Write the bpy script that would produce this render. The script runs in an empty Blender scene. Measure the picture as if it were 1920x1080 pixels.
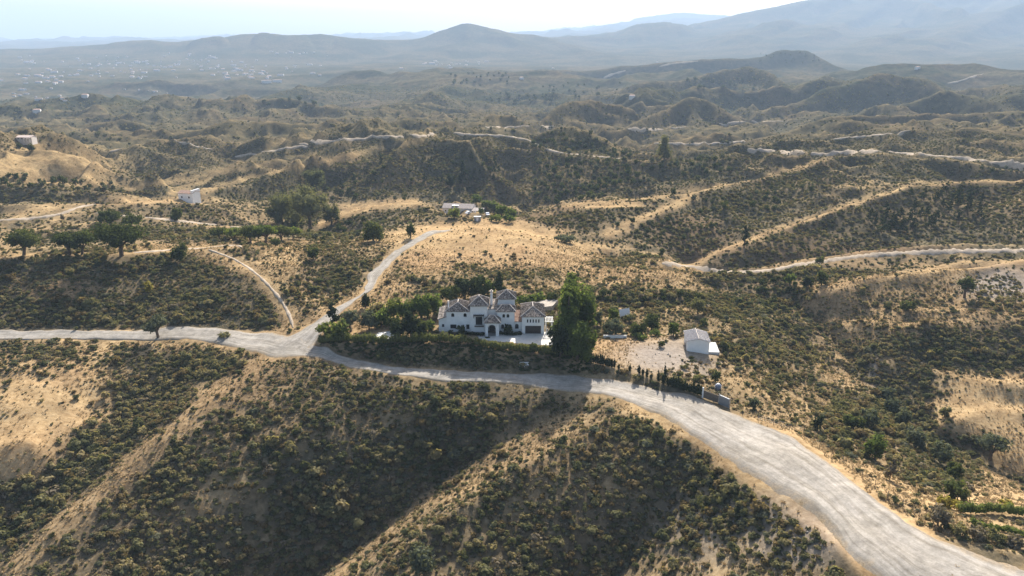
import bpy, bmesh, math, random
import numpy as np
from mathutils import Vector, Matrix, noise as mnoise

R = math.radians
scene = bpy.context.scene
COL = scene.collection
rng = np.random.default_rng(7)
random.seed(11)

# ------------------------------------------------------------------ camera
CAM_H = 75.0
PITCH = R(18.2)
FPX = 1400.0                       # focal length in pixels of the 1920 px wide photograph
cam_d = bpy.data.cameras.new('camera')
cam_d.sensor_width = 36.0
cam_d.lens = 36.0 * FPX / 1920.0
cam_d.clip_start = 1.0
cam_d.clip_end = 60000.0
cam = bpy.data.objects.new('camera', cam_d)
COL.objects.link(cam)
cam.location = (0, 0, CAM_H)
cam.rotation_euler = (R(90) - PITCH, 0, 0)
scene.camera = cam

# ------------------------------------------------------------------ sky, sun, exposure
SUN_AZ = R(11.0)                   # to the right of the viewing direction (+Y), in front of the camera
SUN_EL = R(34.0)
world = bpy.data.worlds.new('World')
scene.world = world
world.use_nodes = True
wn = world.node_tree
wn.nodes.clear()
w_out = wn.nodes.new('ShaderNodeOutputWorld')
w_bg = wn.nodes.new('ShaderNodeBackground')
w_sky = wn.nodes.new('ShaderNodeTexSky')
w_sky.sky_type = 'NISHITA'
w_sky.sun_disc = False
w_sky.sun_elevation = SUN_EL
w_sky.sun_rotation = SUN_AZ
w_sky.altitude = 150.0
w_sky.air_density = 1.0
w_sky.dust_density = 3.5
w_sky.ozone_density = 1.0
w_bg.inputs['Strength'].default_value = 0.095
wn.links.new(w_sky.outputs[0], w_bg.inputs['Color'])
wn.links.new(w_bg.outputs[0], w_out.inputs['Surface'])

sun_d = bpy.data.lights.new('sun', 'SUN')
sun_d.energy = 5.0
sun_d.angle = R(0.53)
sun_d.color = (1.0, 0.95, 0.87)
sun = bpy.data.objects.new('sun', sun_d)
COL.objects.link(sun)
sun_dir = Vector((math.sin(SUN_AZ) * math.cos(SUN_EL), math.cos(SUN_AZ) * math.cos(SUN_EL), math.sin(SUN_EL)))
sun.rotation_euler = sun_dir.to_track_quat('Z', 'Y').to_euler()
sun.location = (60, 300, 400)

scene.view_settings.view_transform = 'Standard'
scene.view_settings.look = 'None'
scene.view_settings.exposure = 1.2
scene.view_settings.gamma = 1.0
scene.view_settings.use_curve_mapping = False
scene.render.engine = 'CYCLES'
scene.cycles.max_bounces = 5
scene.cycles.diffuse_bounces = 2
scene.cycles.glossy_bounces = 2
scene.cycles.transmission_bounces = 3
scene.cycles.volume_bounces = 0
scene.cycles.use_denoising = True
scene.cycles.sample_clamp_indirect = 5.0

# ------------------------------------------------------------------ measuring the photograph
CP, SP = math.cos(PITCH), math.sin(PITCH)
def ray(px, py):
    ry = FPX * CP + (540 - py) * SP
    rz = -FPX * SP + (540 - py) * CP
    return (px - 960) / ry, rz / ry
def at_z(px, py, z):
    a, b = ray(px, py)
    Y = (z - CAM_H) / b
    return (a * Y, Y, z)
def at_y(px, py, Y):
    a, b = ray(px, py)
    return (a * Y, Y, CAM_H + b * Y)
def project(X, Y, Z):
    d = Y * CP - (Z - CAM_H) * SP
    u = Y * SP + (Z - CAM_H) * CP
    return 960 + FPX * X / d, 540 - FPX * u / d

# ------------------------------------------------------------------ terrain
# ridge, valley and road lines: kind 'z' = (px, py, elevation), kind 'y' = (px, py, metres ahead)
LINES = [
 # roads and ledges near the villa
 ('z', [(-260,634,-7),(-40,630,-6),(150,628,-5.5),(300,626,-5),(400,630,-4.5),(470,640,-4),(540,646,-3.3),(600,658,-3.6),(660,681,-4),(740,692,-4.3),(850,698,-4.4),(968,703,-4.4),(1060,712,-4.4),(1140,724,-4.3)]),
 ('z', [(1140,724,-4.3),(1230,745,-3.9),(1330,795,-2.8),(1430,850,-1.5),(1530,915,-.3),(1620,975,.6),(1720,1035,1.4),(1850,1100,2),(2050,1190,2.5)]),
 ('z', [(1328,830,-3.2),(1434,907,-2),(1550,979,-.6),(1651,1080,.4)]),
 ('z', [(1367,772,-2.6),(1487,815,-1.6),(1578,883,-.6),(1680,960,.3),(1761,1008,1),(1920,1041,1.6)]),
 ('z', [(540,646,-3.3),(590,618,-1.8),(650,575,-.3),(695,535,.6),(720,500,1.4),(760,462,2.2),(815,430,2.6)]),
 ('z', [(610,646,-1.4),(690,643,-.5),(850,646,0),(940,657,0),(1030,666,0),(1080,671,-.6),(1104,668,-1.4),(1160,688,-2.4),(1240,716,-2.8),(1305,736,-2.7)]),
 ('z', [(610,660,-3.6),(647,671,-4.0),(764,685,-4.3),(851,689,-4.4),(968,694,-4.4),(1114,708,-4.3),(1234,732,-3.9),(1318,748,-3.1)]),
 ('z', [(640,632,-.6),(740,630,-.1),(850,632,0),(985,645,0),(1040,648,-.1)]),
 ('z', [(660,598,-.2),(760,590,.1),(850,585,.2),(960,580,.2),(1040,585,0)]),
 ('z', [(830,560,.6),(930,555,.7),(1040,560,.3)]),
 ('z', [(1120,640,-1.6),(1180,640,-1.8),(1250,640,-2),(1330,645,-2.6)]),
 ('z', [(1120,672,-1.8),(1200,690,-2.2),(1290,700,-2.6)]),
 # knoll behind the villa
 ('y', [(840,432,298),(875,425,300),(940,432,298),(1000,445,294),(1060,460,290),(1110,475,286),(1150,490,284)]),
 ('z', [(740,520,1.6),(820,520,1.8),(900,525,1.6),(1000,520,.8),(1080,520,-1)]),
 ('z', [(1120,512,-2.2),(1200,507,-2.4),(1280,505,-3.4),(1350,515,-6)]),
 ('z', [(1130,544,-2.6),(1200,546,-3.2),(1290,545,-4),(1355,550,-6)]),
 ('z', [(1130,570,-4.2),(1200,572,-5.4),(1290,572,-6.2),(1350,575,-7.5)]),
 ('z', [(1130,600,-3.4),(1180,598,-4.4),(1250,605,-4.6)]),
 # left hillside over the road, ledge with the oaks
 ('z', [(-260,482,6),(-60,480,6.4),(100,478,6.6),(200,477,6.8),(320,470,7),(390,465,7),(440,461,6.4),(520,470,5),(600,482,3),(680,500,1)]),
 ('z', [(-40,611,-5),(150,610,-4.6),(300,606,-4),(400,606,-3.4),(480,610,-3),(530,618,-2.6)]),
 ('z', [(390,470,6.6),(480,515,4),(520,550,1.6),(545,590,-1),(550,620,-2.8)]),
 ('z', [(620,500,1),(640,530,.2),(600,560,-.6)]),
 ('y', [(-100,452,282),(0,450,284),(200,445,288),(400,443,292),(500,447,296)]),
 ('y', [(-100,416,324),(0,412,325),(100,400,335),(180,386,350)]),
 ('y', [(180,400,332),(300,412,318),(450,428,310),(520,434,312)]),
 ('y', [(-100,380,355),(0,380,355),(100,382,352),(200,378,355),(300,377,360),(350,378,362),(420,384,365),(460,410,360),(500,430,360)]),
 # grassy hill far left
 ('y', [(-160,245,500),(-40,258,490),(40,272,482),(80,278,478),(150,305,466),(210,328,456),(262,345,452)]),
 ('y', [(-100,352,384),(0,350,385),(100,352,388),(200,355,398),(280,362,415)]),
 # valley with the eucalyptus clump
 ('v', [(520,441,352),(560,427,378),(520,402,404)]),
 ('y', [(560,427,397),(640,380,452),(720,366,474),(850,367,474),(930,385,460),(1000,402,440),(1050,425,375)]),
 ('y', [(600,420,380),(640,401,370),(690,386,372),(740,379,378),(780,377,382),(830,400,352),(900,408,342)]),
 ('y', [(520,440,365),(600,441,352),(680,441,338),(735,437,316)]),
 # spurs left of centre
 ('y', [(237,355,480),(275,340,500),(340,335,520),(415,315,560),(460,292,590),(510,268,630),(550,252,650)]),
 ('y', [(320,362,470),(365,345,490),(400,327,520),(470,312,550),(550,303,570),(590,287,590),(640,267,620),(690,262,630)]),
 ('y', [(380,362,452),(420,345,475),(475,325,500),(525,320,510),(575,310,520),(650,300,525),(700,280,535),(740,268,545),(790,258,550),(830,256,552),(870,266,540),(900,292,520),(930,318,500),(965,350,472)]),
 ('y', [(465,377,440),(512,357,460),(545,330,490),(560,317,505)]),
 ('y', [(320,247,720),(375,237,740),(437,234,750),(482,227,770),(537,232,760),(575,232,760),(650,227,780),(700,232,760),(760,226,790),(850,225,800)]),
 ('y', [(550,252,650),(612,250,650),(640,238,680),(665,237,680),(700,247,650),(760,256,622),(830,247,640),(900,246,640),(960,256,610),(1000,268,580),(1060,288,545),(1170,298,522),(1250,305,508),(1340,298,512),(1400,290,508)]),
 ('y', [(140,237,900),(225,224,900),(250,224,900),(287,240,880)]),
 ('y', [(890,236,780),(920,208,830),(960,212,830),(1000,236,790)]),
 # orchard hill
 ('y', [(970,268,590),(1010,248,610),(1070,234,622),(1110,246,612),(1150,270,590),(1190,292,560)]),
 ('y', [(1000,395,450),(1080,372,465),(1180,355,468),(1260,345,474),(1340,330,482),(1400,315,490)]),
 # right: spur with the flat grassy tip
 ('y', [(975,408,352),(1050,381,366),(1110,376,368),(1170,372,371),(1260,365,380),(1350,350,398),(1430,330,424),(1500,310,450),(1560,291,484)]),
 ('y', [(1100,388,350),(1200,388,356),(1240,392,356)]),
 ('y', [(1300,368,376),(1230,402,344),(1140,442,318)]),
 ('y', [(1000,440,324),(1080,452,316),(1160,462,306),(1240,482,292),(1290,500,281)]),
 ('v', [(1320,450,325),(1400,425,345),(1480,405,362),(1560,385,378),(1640,360,392),(1720,338,408)]),
 ('y', [(1440,284,500),(1540,290,486),(1600,284,492),(1700,288,488),(1800,298,468),(1920,313,440),(2100,330,410)]),
 # right: big shady spur above the road
 ('y', [(1285,500,290),(1350,470,298),(1430,437,312),(1540,400,333),(1620,371,352),(1700,346,372),(1800,334,384),(1920,336,386),(2100,342,380)]),
 ('z', [(1240,492,-10),(1290,500,-11.5),(1350,511,-12),(1430,508,-11.5),(1500,497,-10.8),(1620,480,-9.4),(1750,473,-8.2),(1920,470,-7.4),(2100,472,-7)]),
 ('z', [(1300,492,-9.5),(1430,494,-7.5),(1500,484,-6.5),(1620,466,-4.5),(1750,458,-3),(1920,456,-2)]),
 ('y', [(1440,540,258),(1540,530,258),(1640,514,264),(1740,502,267),(1860,488,272),(1960,478,277)]),
 ('y', [(1530,550,243),(1580,535,246),(1640,520,249),(1750,508,251),(1850,499,254),(1920,487,259),(2100,470,268)]),
 ('z', [(1250,520,-9),(1330,540,-10),(1420,556,-11.8),(1490,575,-13.5),(1600,680,-18.5),(1680,770,-20.8),(1800,850,-22.8),(1920,905,-24.5),(2100,980,-25)]),
 ('z', [(1560,600,-13),(1680,600,-9.5),(1800,600,-7),(1920,600,-5),(2100,600,-3)]),
 ('z', [(1640,680,-15.4),(1760,700,-14.6),(1850,715,-14),(1920,718,-13),(2100,720,-12)]),
 ('z', [(1760,790,-17.4),(1850,770,-17),(1920,770,-16.4)]),
 ('z', [(1350,600,-4.5),(1400,640,-5.6),(1450,700,-8),(1500,740,-9.5)]),
 ('z', [(1420,590,-8),(1480,630,-10),(1550,720,-13)]),
 ('z', [(1340,660,-3),(1380,710,-3.6),(1420,745,-4.2)]),
 ('z', [(1480,780,-5.5),(1560,820,-7.5),(1640,870,-8.6),(1700,905,-8)]),
 ('z', [(1770,945,-3),(1850,940,-1.5),(1930,945,-1),(2100,990,-1)]),
 ('z', [(1780,985,.6),(1850,1000,1.2),(1930,1015,1.6),(2100,1060,2)]),
 ('z', [(1740,880,-12.5),(1830,900,-13),(1920,925,-13)]),
 # foreground: left spur, gullies, right spur
 ('f', [(515,672,-3.6),(500,682,-4),(400,740,-6.5),(300,820,-10),(200,900,-15),(100,990,-20),(20,1070,-25),(-100,1200,-32)]),
 ('f', [(640,690,-4.8),(680,720,-5.6),(600,800,-9),(500,900,-16.5),(400,1000,-23),(320,1090,-29)]),
 ('f', [(560,676,-3.4),(600,700,-4.2),(640,720,-4.8)]),
 ('f', [(-40,647,-6.8),(150,646,-6.3),(300,646,-5.8),(400,652,-5.2),(460,664,-4.6)]),
 ('f', [(420,668,-5.8),(330,685,-8.2),(290,730,-12.5),(250,780,-15),(150,880,-20),(30,990,-26),(-120,1110,-33)]),
 ('f', [(-200,690,-10),(-60,690,-7),(60,695,-6.6),(160,690,-7.4)]),
 ('f', [(-200,780,-10),(0,760,-9),(100,760,-10.5)]),
 ('f', [(-100,850,-13),(60,830,-12.6)]),
 ('f', [(640,690,-4.4),(740,712,-5),(850,722,-5.5),(960,728,-5.6),(1040,743,-5.5)]),
 ('f', [(740,765,-7.6),(850,775,-8.2),(950,775,-8.4),(1020,768,-7.4)]),
 ('f', [(1080,772,-7.6),(1000,802,-11.2),(920,850,-16),(850,888,-19.6),(722,992,-28),(600,1070,-34),(480,1170,-40)]),
 ('f', [(1130,754,-5),(1180,775,-4.6),(1100,815,-6.2),(1000,865,-8.4),(900,930,-12.4),(820,985,-16),(750,1040,-19.5),(690,1110,-24)]),
 ('f', [(1270,835,-4.8),(1300,885,-8),(1250,980,-16),(1150,1080,-23),(1050,1190,-29)]),
 ('f', [(1340,875,-4.2),(1380,905,-4),(1460,968,-3.6),(1560,1062,-2.6),(1640,1150,-2)]),
 ('f', [(1400,1000,-7.5),(1450,1080,-7.5),(1480,1180,-8)]),
 # middle distance, right
 ('y', [(1000,240,790),(1010,218,900),(1060,186,1000),(1110,180,1020),(1160,186,1020),(1200,198,1000)]),
 ('y', [(1140,250,820),(1170,237,850),(1210,215,930),(1260,190,1040),(1295,180,1090),(1320,184,1090),(1360,200,1040),(1410,224,960),(1450,228,930)]),
 ('y', [(1340,234,880),(1300,258,810),(1270,272,780)]),
 ('y', [(1340,234,880),(1380,260,800),(1390,270,780)]),
 ('y', [(1400,272,700),(1470,246,740),(1540,222,800),(1600,212,840),(1680,212,850),(1740,200,880),(1800,208,860),(1920,212,830),(2100,215,800)]),
 ('y', [(1440,276,600),(1500,270,600),(1560,262,600),(1620,245,620),(1700,239,628),(1740,252,610),(1800,243,620),(1870,238,625),(1960,240,620),(2100,245,600)]),
 ('y', [(1440,200,1150),(1490,182,1250),(1560,150,1300),(1660,138,1350),(1740,145,1330),(1800,170,1200),(1860,190,1080)]),
 ('y', [(1800,185,1080),(1900,180,1080),(2100,178,1060)]),
 ('y', [(1180,150,1600),(1280,145,1620),(1340,130,1700),(1400,128,1750),(1440,138,1650),(1500,165,1400)]),
 ('y', [(960,127,2500),(1020,119,2500),(1060,125,2500),(1115,129,2500),(1172,120,2500),(1235,111,2500),(1310,105,2500),(1360,100,2500),(1435,102,2550),(1460,90,2600),(1480,86,2600),(1510,88,2600),(1540,100,2500),(1580,122,2400),(1620,130,2300)]),
 ('y', [(1620,122,1900),(1700,118,1900),(1800,126,1850),(1860,130,1800),(1920,128,1800),(2100,125,1800)]),
 ('y', [(830,142,2300),(892,126,2450),(960,125,2500)]),
 ('y', [(615,152,2250),(655,131,2300),(705,131,2300),(740,146,2250)]),
 ('v', [(560,172,1850),(700,165,2000),(800,180,1700),(900,185,1500),(980,200,1300)]),
 ('y', [(480,186,1250),(542,180,1250),(575,190,1220),(605,203,1150)]),
 ('v', [(460,222,1020),(560,222,1020),(640,222,1050),(720,222,1060)]),
 ('y', [(620,198,1280),(650,194,1300),(700,194,1320),(760,200,1280),(850,196,1300),(960,200,1250)]),
 ('y', [(780,222,1000),(810,207,1120),(850,210,1100)]),
 ('v', [(400,262,860),(500,240,930),(640,238,940),(800,235,930),(900,232,960)]),
 ('y', [(150,191,1650),(250,178,1750),(350,176,1800),(412,160,2050),(475,159,2080),(540,163,2050)]),
 ('v', [(-200,215,1350),(0,208,1450),(150,206,1500),(300,206,1540),(420,200,1600),(540,180,1800)]),
 ('y', [(-200,232,980),(0,222,1000),(80,226,980),(140,238,920)]),
 # far plain and ranges
 ('y', [(-400,170,2100),(-100,165,2200),(100,165,2200),(300,155,2500),(500,145,2800),(700,128,3300),(900,125,3200)]),
 ('y', [(-400,130,3600),(0,128,3600),(200,126,3700),(450,122,3800),(600,120,3900),(760,118,4000)]),
 ('y', [(-600,95,4800),(-100,92,4800),(0,91,4800),(100,88,4800),(200,82,4800),(215,77,4800),(245,75,4800),(330,79,4800),(420,70,4800),(450,65,4800),(500,66,4800),(560,70,4800),(600,67,4800),(680,75,4900),(760,77,5100),(800,75,5300)]),
 ('y', [(650,118,4000),(720,104,4500),(770,88,4900),(800,74,5100),(830,57,5200),(855,45,5200),(875,38,5200),(900,46,5200),(940,61,5200),(975,72,5100),(1030,92,4800),(1080,112,4300)]),
 ('y', [(875,43,5200),(880,80,4800),(885,112,4300)]),
 ('y', [(780,100,4600),(830,84,4850),(900,82,4850),(960,94,4700)]),
 ('y', [(450,65,4800),(450,96,4300)]),('y', [(200,82,4800),(200,104,4250)]),('y', [(330,79,4800),(330,104,4250)]),('y', [(600,67,4800),(610,98,4350)]),('y', [(60,90,4800),(60,108,4250)]),
 ('y', [(930,66,7600),(950,61,7600),(975,57,7600),(1000,66,7600),(1020,74,7600)]),
 ('y', [(1020,74,15500),(1060,72,15000),(1120,55,15000),(1170,45,15000),(1190,33,15000),(1230,28,15000),(1270,24,15000),(1300,25,15000),(1350,30,15000),(1400,38,15000)]),
 ('y', [(990,76,6800),(1060,70,6800),(1140,62,6800),(1200,58,6900),(1240,57,7000),(1290,50,7100),(1370,30,7200),(1420,18,7300),(1480,2,7500),(1540,-8,7600),(1600,-16,7700),(1700,-26,7800),(1800,-30,7800),(1920,-45,7800),(2100,-60,7800),(2400,-70,7800)]),
 ('y', [(900,124,3700),(1000,122,3800),(1100,126,3900),(1300,118,4100),(1560,115,4000),(1700,130,3500),(1920,134,3300),(2400,138,3200)]),
 ('y', [(1180,92,5200),(1260,84,5500),(1330,66,6100),(1400,40,6800)]),
 ('y', [(1400,96,4700),(1480,66,5400),(1560,40,6200),(1620,10,7000)]),
 ('y', [(1450,108,4600),(1560,90,4900),(1640,60,5700),(1680,30,6600)]),
 ('y', [(1620,112,4000),(1700,84,4600),(1780,62,5000),(1840,30,5800),(1900,0,6800)]),
 ('y', [(1720,118,3800),(1800,104,4300),(1880,84,4900),(1960,60,5400)]),
 ('y', [(1840,122,3600),(1920,98,4100),(2000,80,4600)]),
]
TH0, TH1 = -R(62), R(62)
S0, S1 = math.log(26.0), math.log(19000.0)

def line_pts(kind, pts):
    if kind == 'z': return [at_z(*p) for p in pts]
    if kind == 'f': return [at_z(p[0], p[1], p[2] if p[2] > -4 else -4 + (p[2] + 4) * 0.80) for p in pts]
    return [at_y(*p) for p in pts]
# hills seen face on: (first point of the crest line, pixels of face below the crest, steepness of the face, share of the distance and steepness behind)
HILLS = [((-160,245),0,0,.08,.22),((320,247),34,.38,.06,.30),((550,252),12,.36,.035,.25),((237,355),15,.42,.03,.30),((320,362),15,.42,.03,.30),((380,362),12,.40,.03,.28),((465,377),12,.4,.02,.25),
 ((140,237),20,.36,.06,.30),((890,236),24,.42,.04,.35),((970,268),30,.36,.05,.35),((975,408),0,0,.05,.25),((1285,500),0,0,.05,.30),((1530,550),0,0,.03,.25),((600,420),0,0,.05,.25),((840,432),0,0,.04,.2),
 ((1000,240),42,.46,.06,.40),((1140,250),46,.44,.06,.40),((1400,272),28,.42,.06,.36),((1440,276),20,.38,.05,.32),((1440,284),22,.36,.035,.30),((1440,200),42,.40,.06,.36),((1180,150),36,.42,.06,.36),
 ((960,127),26,.34,.06,.34),((480,186),28,.42,.07,.34),((615,152),26,.36,.05,.32),((620,198),16,.32,.05,.3),((780,222),13,.36,.05,.3),((150,191),20,.42,.06,.3),((1800,185),18,.36,.06,.3),((1620,122),16,.32,.06,.32),
 ((-600,95),0,0,.12,.14),((990,76),0,0,.15,.2)]
def hill_lines():
    out = []
    for key, face, S, kb, Sb in HILLS:
        S *= 1.35; Sb *= 1.15
        kind, pts = next(l for l in LINES if l[1][0][:2] == key)
        w = line_pts(kind, pts)
        out.append([(x * (1 + kb), y * (1 + kb), z - Sb * kb * y) for x, y, z in w])
        if not face: continue
        foot = []
        for i, (px, py, Yc) in enumerate(pts):
            k = 1.0 if 0 < i < len(pts) - 1 else 0.5
            tc = -ray(px, py)[1]; tf = -ray(px, py + face * k)[1]
            foot.append(at_y(px, py + face * k, Yc * (tc + S) / (tf + S)))
        out.append(foot)
    return out
def solve_terrain(NT=640, NS=760):
    cx, cy, cz = [], [], []
    for w in [line_pts(*l) for l in LINES] + hill_lines():
        for a, b in zip(w[:-1], w[1:]):
            n = max(2, int(math.dist(a[:2], b[:2]) / (0.004 * math.hypot(a[0], a[1]))))
            for t in np.linspace(0, 1, n):
                cx.append(a[0] + (b[0] - a[0]) * t); cy.append(a[1] + (b[1] - a[1]) * t); cz.append(a[2] + (b[2] - a[2]) * t)
    cx, cy, cz = map(np.array, (cx, cy, cz))
    cth = np.arctan2(cx, cy); cs = np.log(np.hypot(cx, cy))
    levels = []
    nt, ns = NT, NS
    while nt >= 20 and ns >= 20:
        levels.append((nt, ns)); nt //= 2; ns //= 2
    H = None
    for nt, ns in levels[::-1]:
        ti = np.clip(((cth - TH0) / (TH1 - TH0) * (nt - 1)).round().astype(int), 0, nt - 1)
        si = np.clip(((cs - S0) / (S1 - S0) * (ns - 1)).round().astype(int), 0, ns - 1)
        acc = np.zeros((ns, nt)); cnt = np.zeros((ns, nt))
        np.add.at(acc, (si, ti), cz); np.add.at(cnt, (si, ti), 1)
        m = cnt > 0
        val = np.where(m, acc / np.maximum(cnt, 1), 0)
        if H is None:
            H = np.full((ns, nt), -15.0)
        else:
            a = np.linspace(0, H.shape[0] - 1, ns); b = np.linspace(0, H.shape[1] - 1, nt)
            H = bilin(H, a[:, None], b[None, :])
        wt = 1 / ((TH1 - TH0) / (nt - 1)) ** 2; wsn = 1 / ((S1 - S0) / (ns - 1)) ** 2
        den = 2 * wt + 2 * wsn
        H[m] = val[m]
        for it in range(260 if nt < 400 else 160):
            Pd = np.pad(H, 1, mode='edge')
            N = (wt * (Pd[1:-1, :-2] + Pd[1:-1, 2:]) + wsn * (Pd[:-2, 1:-1] + Pd[2:, 1:-1])) / den
            H = H + 1.0 * (N - H)
            H[m] = val[m]
    return H

def bilin(A, i, j):
    i = np.clip(i, 0, A.shape[0] - 1.001); j = np.clip(j, 0, A.shape[1] - 1.001)
    i0 = np.floor(i).astype(int); j0 = np.floor(j).astype(int)
    fi = i - i0; fj = j - j0
    return (A[i0, j0] * (1 - fi) * (1 - fj) + A[i0 + 1, j0] * fi * (1 - fj) + A[i0, j0 + 1] * (1 - fi) * fj + A[i0 + 1, j0 + 1] * fi * fj)

def blur(A, n):
    for _ in range(n):
        Pd = np.pad(A, 1, mode='edge')
        A = (Pd[1:-1, :-2] + 2 * Pd[1:-1, 1:-1] + Pd[1:-1, 2:]) / 4
        Pd = np.pad(A, 1, mode='edge')
        A = (Pd[:-2, 1:-1] + 2 * Pd[1:-1, 1:-1] + Pd[2:, 1:-1]) / 4
    return A

# value noise on a lattice, vectorised
_perm = rng.permutation(4096)
_valn = rng.random(4096) * 2 - 1
def vnoise(x, y, seed=0):
    xi = np.floor(x).astype(np.int64); yi = np.floor(y).astype(np.int64)
    fx = x - xi; fy = y - yi
    fx = fx * fx * fx * (fx * (fx * 6 - 15) + 10); fy = fy * fy * fy * (fy * (fy * 6 - 15) + 10)
    def h(a, b):
        return _valn[_perm[(_perm[(a + seed * 131) & 4095] + b) & 4095]]
    return (h(xi, yi) * (1 - fx) * (1 - fy) + h(xi + 1, yi) * fx * (1 - fy) + h(xi, yi + 1) * (1 - fx) * fy + h(xi + 1, yi + 1) * fx * fy)
def fbm(x, y, oct=4, seed=0, gain=0.5):
    a, t, s = 1.0, 0.0, 0.0
    for o in range(oct):
        t = t + a * vnoise(x * 2 ** o + 17.3 * o, y * 2 ** o - 9.1 * o, seed + o); s += a; a *= gain
    return t / s
def ridged(x, y, oct=4, seed=0):
    a, t, s = 1.0, 0.0, 0.0
    for o in range(oct):
        t = t + a * (1 - 2 * np.abs(vnoise(x * 2 ** o + 5.7 * o, y * 2 ** o + 3.3 * o, seed + o))); s += a; a *= 0.5
    return t / s
def sstep(a, b, x):
    t = np.clip((x - a) / (b - a), 0, 1)
    return t * t * (3 - 2 * t)
# ---- the height field as a fan of rings, finest where the photograph looks
_H = blur(solve_terrain(640, 1280), 2)
th_c = np.concatenate([np.linspace(TH0, -R(41), 34, endpoint=False), np.linspace(-R(41), R(41), 700), np.linspace(R(41), TH1, 35)[1:]])
NT = len(th_c); NS = 1120
s_c = np.linspace(S0, S1, NS)
TT, SS = np.meshgrid(th_c, s_c)
RR = np.exp(SS)
GX, GY = RR * np.sin(TT), RR * np.cos(TT)
GZ = bilin(_H, (SS - S0) / (S1 - S0) * (_H.shape[0] - 1), (TT - TH0) / (TH1 - TH0) * (_H.shape[1] - 1))

def line_mask(names_lines, sig_px=None, width=0.03):
    m = np.zeros((NS, NT))
    for kind, pts in names_lines:
        w = line_pts(kind, pts)
        for a, b in zip(w[:-1], w[1:]):
            n = max(2, int(math.dist(a[:2], b[:2]) / (0.004 * math.hypot(a[0], a[1]))))
            t = np.linspace(0, 1, n)
            x = a[0] + (b[0] - a[0]) * t; y = a[1] + (b[1] - a[1]) * t
            ti = np.clip(np.interp(np.arctan2(x, y), th_c, np.arange(NT)).round().astype(int), 0, NT - 1)
            si = np.clip(np.interp(np.log(np.hypot(x, y)), s_c, np.arange(NS)).round().astype(int), 0, NS - 1)
            m[si, ti] = 1
    return m
_far_lines = [l for l in LINES if l[0] in 'yv']
_lm = line_mask(_far_lines)
_lm = np.clip(blur(_lm, 40) * 26, 0, 1)
# erosion: gullies cut between the ridge lines, growing with distance; broken ground close by
far1 = sstep(300, 520, RR) * (1 - sstep(1500, 2400, RR))
far2 = sstep(1300, 2400, RR)
wx = GX + 40 * fbm(GX / 160, GY / 160, 3, 51); wy = GY + 40 * fbm(GX / 160, GY / 160, 3, 57)
gul = ridged(wx / 95, wy / 130, 3, 3)
GZ += far1 * (1 - 0.75 * _lm) * (gul - 0.25) * 6.0
# folds and rills down the hillsides
wx4 = GX + 16 * fbm(GX / 60, GY / 60, 3, 181); wy4 = GY + 16 * fbm(GX / 60, GY / 60, 3, 187)
_fold = np.maximum(sstep(300, 380, RR), sstep(205, 235, RR) * sstep(35, 70, GX)) * (1 - sstep(1200, 1700, RR))
_ln = np.clip(blur(line_mask(_far_lines + [l for l in LINES if l[0] == 'z']), 7) * 9, 0, 1)
GZ += _fold * (1 - 0.85 * _ln) * (ridged(wx4 / 44, wy4 / 85, 3, 191) - 0.35) * (6.5 + 6.0 * sstep(380, 600, RR))
wx = GX + 260 * fbm(GX / 900, GY / 900, 3, 61); wy = GY + 260 * fbm(GX / 900, GY / 900, 3, 67)
gul2 = ridged(wx / 950, wy / 1300, 4, 9)
# long parallel spurs left of centre, running down towards the valley
_a = R(17); _u = GX * math.cos(_a) - GY * math.sin(_a); _v = GX * math.sin(_a) + GY * math.cos(_a)
_u2 = _u + 14 * fbm(GX / 90, GY / 90, 2, 161)
_sp = sstep(430, 520, RR) * (1 - sstep(700, 860, RR)) * (1 - sstep(-60, 40, GX))
GZ += _sp * (ridged(_u2 / 52, _v / 420, 2, 163) - 0.3) * 22.0 * (1 - 0.3 * _lm)
_u3 = GX * math.cos(R(-50)) - GY * math.sin(R(-50)) + 30 * fbm(GX / 160, GY / 160, 2, 171); _v3 = GX * math.sin(R(-50)) + GY * math.cos(R(-50))
_sp3 = sstep(560, 700, RR) * (1 - sstep(1300, 1600, RR)) * sstep(0, 120, GX)
GZ += _sp3 * (ridged(_u3 / 105, _v3 / 320, 2, 173) - 0.3) * 12.0 * (1 - 0.6 * _lm)
far3 = sstep(1000, 1400, RR) * (1 - sstep(2300, 3300, RR))
wx3 = GX + 90 * fbm(GX / 400, GY / 400, 3, 151); wy3 = GY + 90 * fbm(GX / 400, GY / 400, 3, 157)
GZ += far3 * (1 - 0.55 * _lm) * (ridged(wx3 / 330, wy3 / 300, 3, 103) - 0.15) * 40.0
hi = sstep(-40, 160, GZ)
GZ += far2 * (1 - 0.8 * _lm) * (gul2 - 0.2) * (14 + 120 * hi)
GZ += sstep(9000, 12000, RR) * 60 * fbm(GX / 900, GY / 900, 4, 13)

PX, PY = project(GX, GY, GZ)

# ---- pads and road beds stay smooth
_flat_lines = [LINES[i] for i in (0, 1, 2, 3, 4, 5, 6, 7, 8, 9, 10, 11)]
_fm = np.clip(blur(line_mask(_flat_lines), 6) * 9, 0, 1)
def ell(px, py, rx, ry):
    return np.exp(-(((PX - px) / rx) ** 2 + ((PY - py) / ry) ** 2) ** 1.5)
_near = (1 - sstep(250, 400, RR))
_fm = np.maximum(_fm, _near * np.clip(ell(860, 610, 230, 45) * 1.6, 0, 1))
_fm = np.maximum(_fm, _near * np.clip(ell(1200, 675, 110, 45) * 1.5, 0, 1))
rough = fbm(GX / 28, GY / 28, 3, 21) * 1.3 + fbm(GX / 7, GY / 7, 3, 31) * 0.45
GZ += rough * (1 - _fm) * (1 - sstep(400, 900, RR) * 0.3)
GZ += sstep(350, 700, RR) * fbm(GX / 60, GY / 60, 3, 41) * 1.6

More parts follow.
